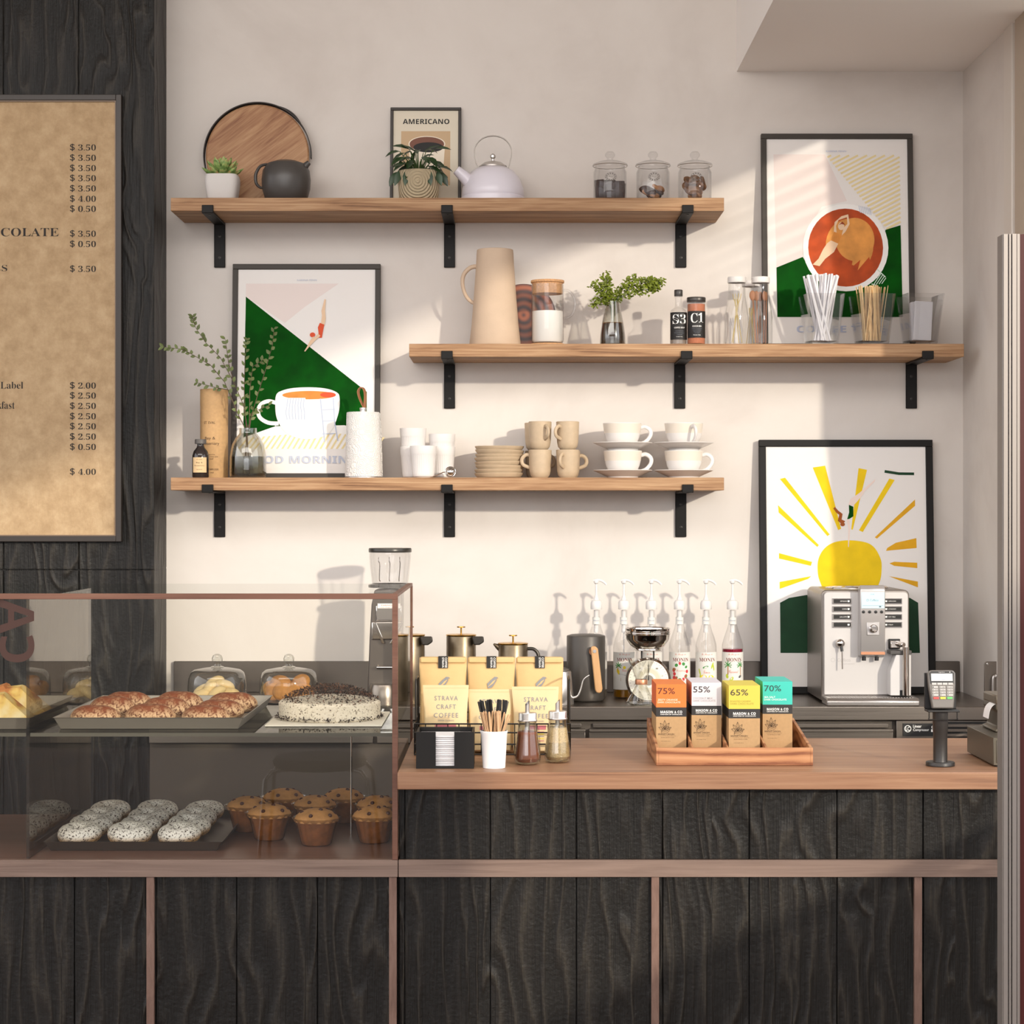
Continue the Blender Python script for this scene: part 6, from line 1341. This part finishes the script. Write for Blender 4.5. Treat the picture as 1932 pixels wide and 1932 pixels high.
for xx in (PX(1300, 3.99), PX(1368, 3.96), PX(1437.5, 3.98)): MB().prism([(.009, .0065), (dp-.008, .0065), (dp-.008, hb), (.010, hf)], xx-cx-.0018, xx-cx+.0018, 'x').build('divider', TRAYW, t)
CB = [('#d8742c', '75%', 'ZESTY ORANGE', 'DARK CHOCOLATE', '#5a1f10', '#f4dcc0', 'orange topped 75% chocolate carton at the left of the oak stand', '#d8602a'), ('#cfc9cd', '55%', 'COCONUT MILK', 'DARK CHOCOLATE', '#3c3432', '#a19a98', 'white topped 55% chocolate carton, second from the left in the oak stand', '#d88a6a'),
      ('#cfbc48', '65%', 'ROASTED CASHEW', 'DARK CHOCOLATE', '#4a4030', '#a8963a', 'yellow topped 65% chocolate carton, third from the left in the oak stand', '#d6be30'), ('#35b8a8', '70%', 'SEA SALT', 'DARK CHOCOLATE', '#1f4a46', '#e6f4ee', 'turquoise topped 70% chocolate carton at the right of the oak stand', '#3fc07a')]
KR = mat('carton_kraft', '#b08d62', .7, var=.05, vscale=150)
for (a, c_, Dy, yt), (col_, pc, l1, l2, i1, i2, lab, sc2) in zip(BXS, CB):
    xa, xb = PX(a, Dy), PX(c_, Dy); w_ = (xb-xa)/2; zt = PZ(yt, Dy)-K0; zb = .0065; dpb = .125
    t = thing('chocolate_carton', lab, 'chocolate', ((xa+xb)/2, Dy, K0), group='chocolate cartons in the oak stand')
    mc = mat('carton_'+pc, col_, .55); ms_ = mat('cartonside_'+pc, sc2, .55); z1 = zt-.047; z2 = z1-.019
    b = MB(); b.box(-w_, w_, 0, dpb, zb, z2, 0).box(-w_, w_, 0, dpb, z2, z1, 1).box(-w_, w_, 0, dpb, z1, zt, 2)
    b.add([(-w_-.0002, .0005, z1), (-w_-.0002, dpb, z1), (-w_-.0002, dpb, zt-.0005), (-w_-.0002, .0005, zt-.0005)], [(0, 1, 2, 3)], 3)
    b.build('carton_body', [KR, mat('band_black', '#231f1d', .5), mc, ms_], t, smooth=False, recalc=True)
    l_ = MB(); y_ = -.0003; i1m, i2m = 0, 1
    l_.text(pc, -w_*.90, w_*.24, zt-.020, zt-.0075, y_, 0, .008).text(l1, -w_*.90, w_*(.42 if len(l1) > 9 else -.15), zt-.0335, zt-.0298, y_, 1, .01).text(l2, -w_*.90, w_*.60, zt-.0385, zt-.0348, y_, 1, .01)
    l_.text(BSANS('MASON & CO'), -w_*.72, w_*.72, z2+.0070, z2+.0122, y_, 2).text(BSANS('CRAFTERS OF CHOCOLATE'), -w_*.72, w_*.72, z2+.0036, z2+.0056, y_, 2)
    cx_, cz_ = -w_*.42, z2-.020
    for an, L_ in ((.3, .011), (1.0, .013), (1.6, .015), (2.2, .013), (2.8, .011)):
        L_ *= 1.25
        dx, dz = math.cos(an), math.sin(an); P = [(cx_+dx*L_*u-dz*ww*.0032, cz_-.006+dz*L_*u+dx*ww*.0032) for u, ww in ((0, 0), (.35, 1), (.7, .8), (1, 0), (.7, -.8), (.35, -1))]
        for i in range(6): q0, q1 = P[i], P[(i+1) % 6]; l_.flat(strip([q0, q1], .0006), y_, 3)
        l_.flat(strip([P[0], P[3]], .0005), y_, 3)
    for rr, zz in ((.0085, -.002), (.0085, -.0055), (.006, .0005)): l_.flat(strip([(cx_+rr*math.cos(u)+.001, cz_-.004+zz+.0042*math.sin(u)+.3*rr*math.cos(u)) for u in [2*PI*i/18 for i in range(19)]], .0006), y_-.0001, 3)
    l_.text('SINGLE ORIGIN', -w_*.88, w_*.20, z2-.0372, z2-.0340, y_, 3, .008).text('75 g bar of organic chocolate', -w_*.75, w_*.3, z2-.040, z2-.0385, y_, 3).text('handcrafted in India', -w_*.68, w_*.2, z2-.043, z2-.0415, y_, 3).text('net weight 70 g', -w_*.68, -w_*.05, z2-.0505, z2-.049, y_, 3)
    l_.build('print', [mat('ink_'+pc, i1, .6), mat('ink2_'+pc, i2, .6), WHT, mat('ink_bag2', '#4d3824', .7)], t, smooth=False, recalc=False)
# card terminal
D = 3.90
t = thing('card_terminal', 'card payment terminal with keypad on a dark round pole stand', 'card terminal', (PX(1774, D), D, K0))
TM = mat('terminal_dark', '#2f2b28', .4, .1); TG = mat('terminal_grey', '#6a645e', .45, .1)
tz = lambda y: PZ(y, 3.87)-K0
MB().lathe([(0, 0), (.0275, 0), (.0285, .001), (.0285, .0065), (.0275, .008), (.0145, .008), (.0140, .010), (.0138, tz(1386)), (.0143, tz(1385)), (.0143, tz(1384)), (.0148, tz(1383)), (.0152, tz(1340)), (0, tz(1340))], 48).build('pole_stand', TM, t)
b = MB(); b.prism([(-.031, tz(1340)), (.032, tz(1340)), (.030, tz(1272)), (-.031, tz(1272))], .000, .006).box(-.031, .032, -.030, .004, tz(1344), tz(1340)); b.build('cradle', mat('cradle_black', '#1e1b19', .5), t, bevel=.001)
MB().tube([(-.028, -.028, tz(1342)), (-.028, -.028, tz(1354)), (-.025, -.028, tz(1358)), (.024, -.028, tz(1358)), (.027, -.028, tz(1354)), (.027, -.028, tz(1342))], .0011, 8).build('wire_loop', WB, t)
M_ = Matrix.Translation((0, -.012, 0)) @ Matrix.Translation((0, 0, tz(1300))) @ Matrix.Rotation(-.22, 4, 'X') @ Matrix.Translation((0, 0, -tz(1300)))
hz = tz(1266); lz = tz(1339)
b = MB().prism([(-.021, lz), (.021, lz), (.0265, lz+.045), (.0275, hz-.006), (.024, hz-.001), (.018, hz), (-.018, hz), (-.024, hz-.001), (-.0275, hz-.006), (-.0265, lz+.045)], -.006, .006).xf(M_); b.build('body', TG, t, bevel=.0025)
k = MB(); u = lambda y: tz(y)
k.prism([(-.023, u(1292)), (.023, u(1292)), (.0245, u(1272)), (.020, u(1268.5)), (-.020, u(1268.5)), (-.0245, u(1272))], -.0068, -.0055, m=0)
k.box(-.0210, .0212, -.0072, -.0066, u(1287), u(1273), 1).text('ingenico', -.006, .006, u(1271.3), u(1269.6), -.0070, 1).disc(.0165, u(1270.3), .0010, -.0070, 1).box(-.001, .006, -.0073, -.0071, u(1285), u(1284), 5)
for i in range(3): k.box(-.018, .018-.008*i, -.0073, -.00715, u(1277+i*2.6), u(1276.6+i*2.6), 5)
k.build('screen', [RUBBER, mat('lcd_pale', '#cfccc8', .3, emit=.12), WHT, RED, GREEN, GREY], t, smooth=False); bpy.data.objects[-1] if False else None
kx = C.objects[-1] if False else None
for o in t.children:
    if o.name.startswith('screen'):
        for v in o.data.vertices: v.co = M_ @ v.co
k = MB()
for i in range(4): k.box(-.0205+i*.0108, -.0205+i*.0108+.0095, -.0078, -.0055, u(1294.5), u(1290.5), 0)
for r_ in range(4):
    for c_ in range(3):
        xa = -.020+c_*.0145; k.box(xa, xa+.0115, -.0076, -.0055, u(1300.5+r_*5), u(1297+r_*5), 0)
        s_ = ('1', '2', '3', '4', '5', '6', '7', '8', '9', '*', '0', '#')[r_*3+c_]; k.text(s_, xa+.001, xa+.0028, u(1300+r_*5), u(1297.6+r_*5), -.0078, 1, .01)
        if s_ in '23456789': k.text(('', '', 'ABC', 'DEF', 'GHI', 'JKL', 'MNO', 'PQRS', 'TUV', 'WXYZ')[int(s_)], xa+.005, xa+.0105, u(1299.6+r_*5), u(1298+r_*5), -.0078, 1)
for c_ in range(3): k.box(-.0185+c_*.0135, -.0185+c_*.0135+.0105, -.0078, -.0055, u(1321.5), u(1317.5), 2+c_)
k.xf(M_).build('keypad', [mat('key_white', '#b5b0aa', .4), BLK, mat('key_red', '#c83a34', .4), mat('key_yellow', '#dccb34', .4), mat('key_green', '#58b258', .4)], t, smooth=False)
# cash drawer and receipt printer
MT = mat('bronze_grey', '#5d564a', .38, .55)
xl = .9515; yn, yf = 3.877, 4.10
t = thing('cash_drawer', 'low bronze grey metal cash drawer at the right end of the bar counter', 'cash drawer', (xl, yn, K0))
MB().box(0, .2, 0, yf-yn, .003, PZ(1392, yn)-K0).build('drawer_housing', MT, t, bevel=.0012)
MB().box(.006, .194, -.0015, .001, .008, PZ(1392, yn)-K0-.005).build('drawer', MT, t, bevel=.001)
for x, y in ((.012, .012), (.19, .012), (.012, .2), (.19, .2)): MB().lathe([(0, 0), (.006, 0), (.006, .0033), (0, .0033)], 12, x, y).build('foot', RUBBER, t)
zt = PZ(1392, yn)+.0005
D = 4.02; t = thing('receipt_printer', 'dark receipt printer feeding a curled paper slip on the cash drawer', 'printer', (PX(1892, D), D, zt))
pz = lambda y: PZ(y, D)-zt
MB().prism([(-.028, 0), (.07, 0), (.07, pz(1310)), (-.022, pz(1310)), (-.026, pz(1325)), (-.026, pz(1335)), (-.018, pz(1340)), (-.018, pz(1368)), (-.028, pz(1372))], -.05, .06).build('printer_body', MT, t, bevel=.002)
MB().box(-.027, .069, -.051, .055, pz(1325), pz(1308)).build('printer_lid', mat('lid_bronze', '#6d6355', .35, .5), t, bevel=.003)
MB().ribbon([(-.012, -.02, pz(1327)), (-.022, -.02, pz(1324)), (-.031, -.02, pz(1328)), (-.037, -.02, pz(1337)), (-.040, -.02, pz(1352))], .045, .0004, up=(0, 1, 0)).build('receipt_paper', PAPERW, t)
# ================================================================ RED PANEL AT THE RIGHT EDGE
D = 1.30; xl = PX(1893, D)
t = thing('red_screen', 'slim dark red upright panel with ribbed aluminium edge, cut by the right picture border', 'panel', (xl, D, 0))
H = PZ(441, D)
MB().box(.0112, .13, .002, .014, 0, H).build('panel', mat('panel_red', '#4a1712', .45, 0, .3), t)
al_ = MB(); AL = mat('aluminium', '#8d857e', .4, .5); 
for a, c_, y_ in ((0, .0006, .0030), (.0006, .0034, .0012), (.0034, .0040, .0035), (.0040, .0052, .0004), (.0052, .0060, .003), (.0060, .0088, 0), (.0088, .0094, .0026), (.0094, .0112, .0008)): al_.box(a, c_, y_, .016, 0, H)
al_.build('edge_profile', AL, t)
# ================================================================ CHAIR BEHIND THE CAMERA (mirrored in the case glass)
Ym = 2*PD-8.0; Xc = PX(603, 8.0)
t = thing('stool', 'dark padded stool on bent steel legs, seen only as a reflection in the case glass', 'stool', (Xc, Ym, 0))
zs = PZ(1440, 8.0)
MB().lathe([(0, 0), (.15, 0), (.185, .012), (.192, .03), (.18, .048), (.10, .058), (0, .06)], 48).xf(Matrix.Translation((0, 0, zs-.02))).build('seat', mat('seat_fabric', '#2a262c', .8), t)
for sx_, sy_ in ((-1, -1), (1, -1), (-1, 1), (1, 1)): MB().tube([(sx_*.12, sy_*.10, zs-.012), (sx_*.18, sy_*.14, zs-.018), (sx_*.205, sy_*.155, zs-.05), (sx_*.23, sy_*.18, .0)], .0095, 12).build('leg', mat('chrome'), t)
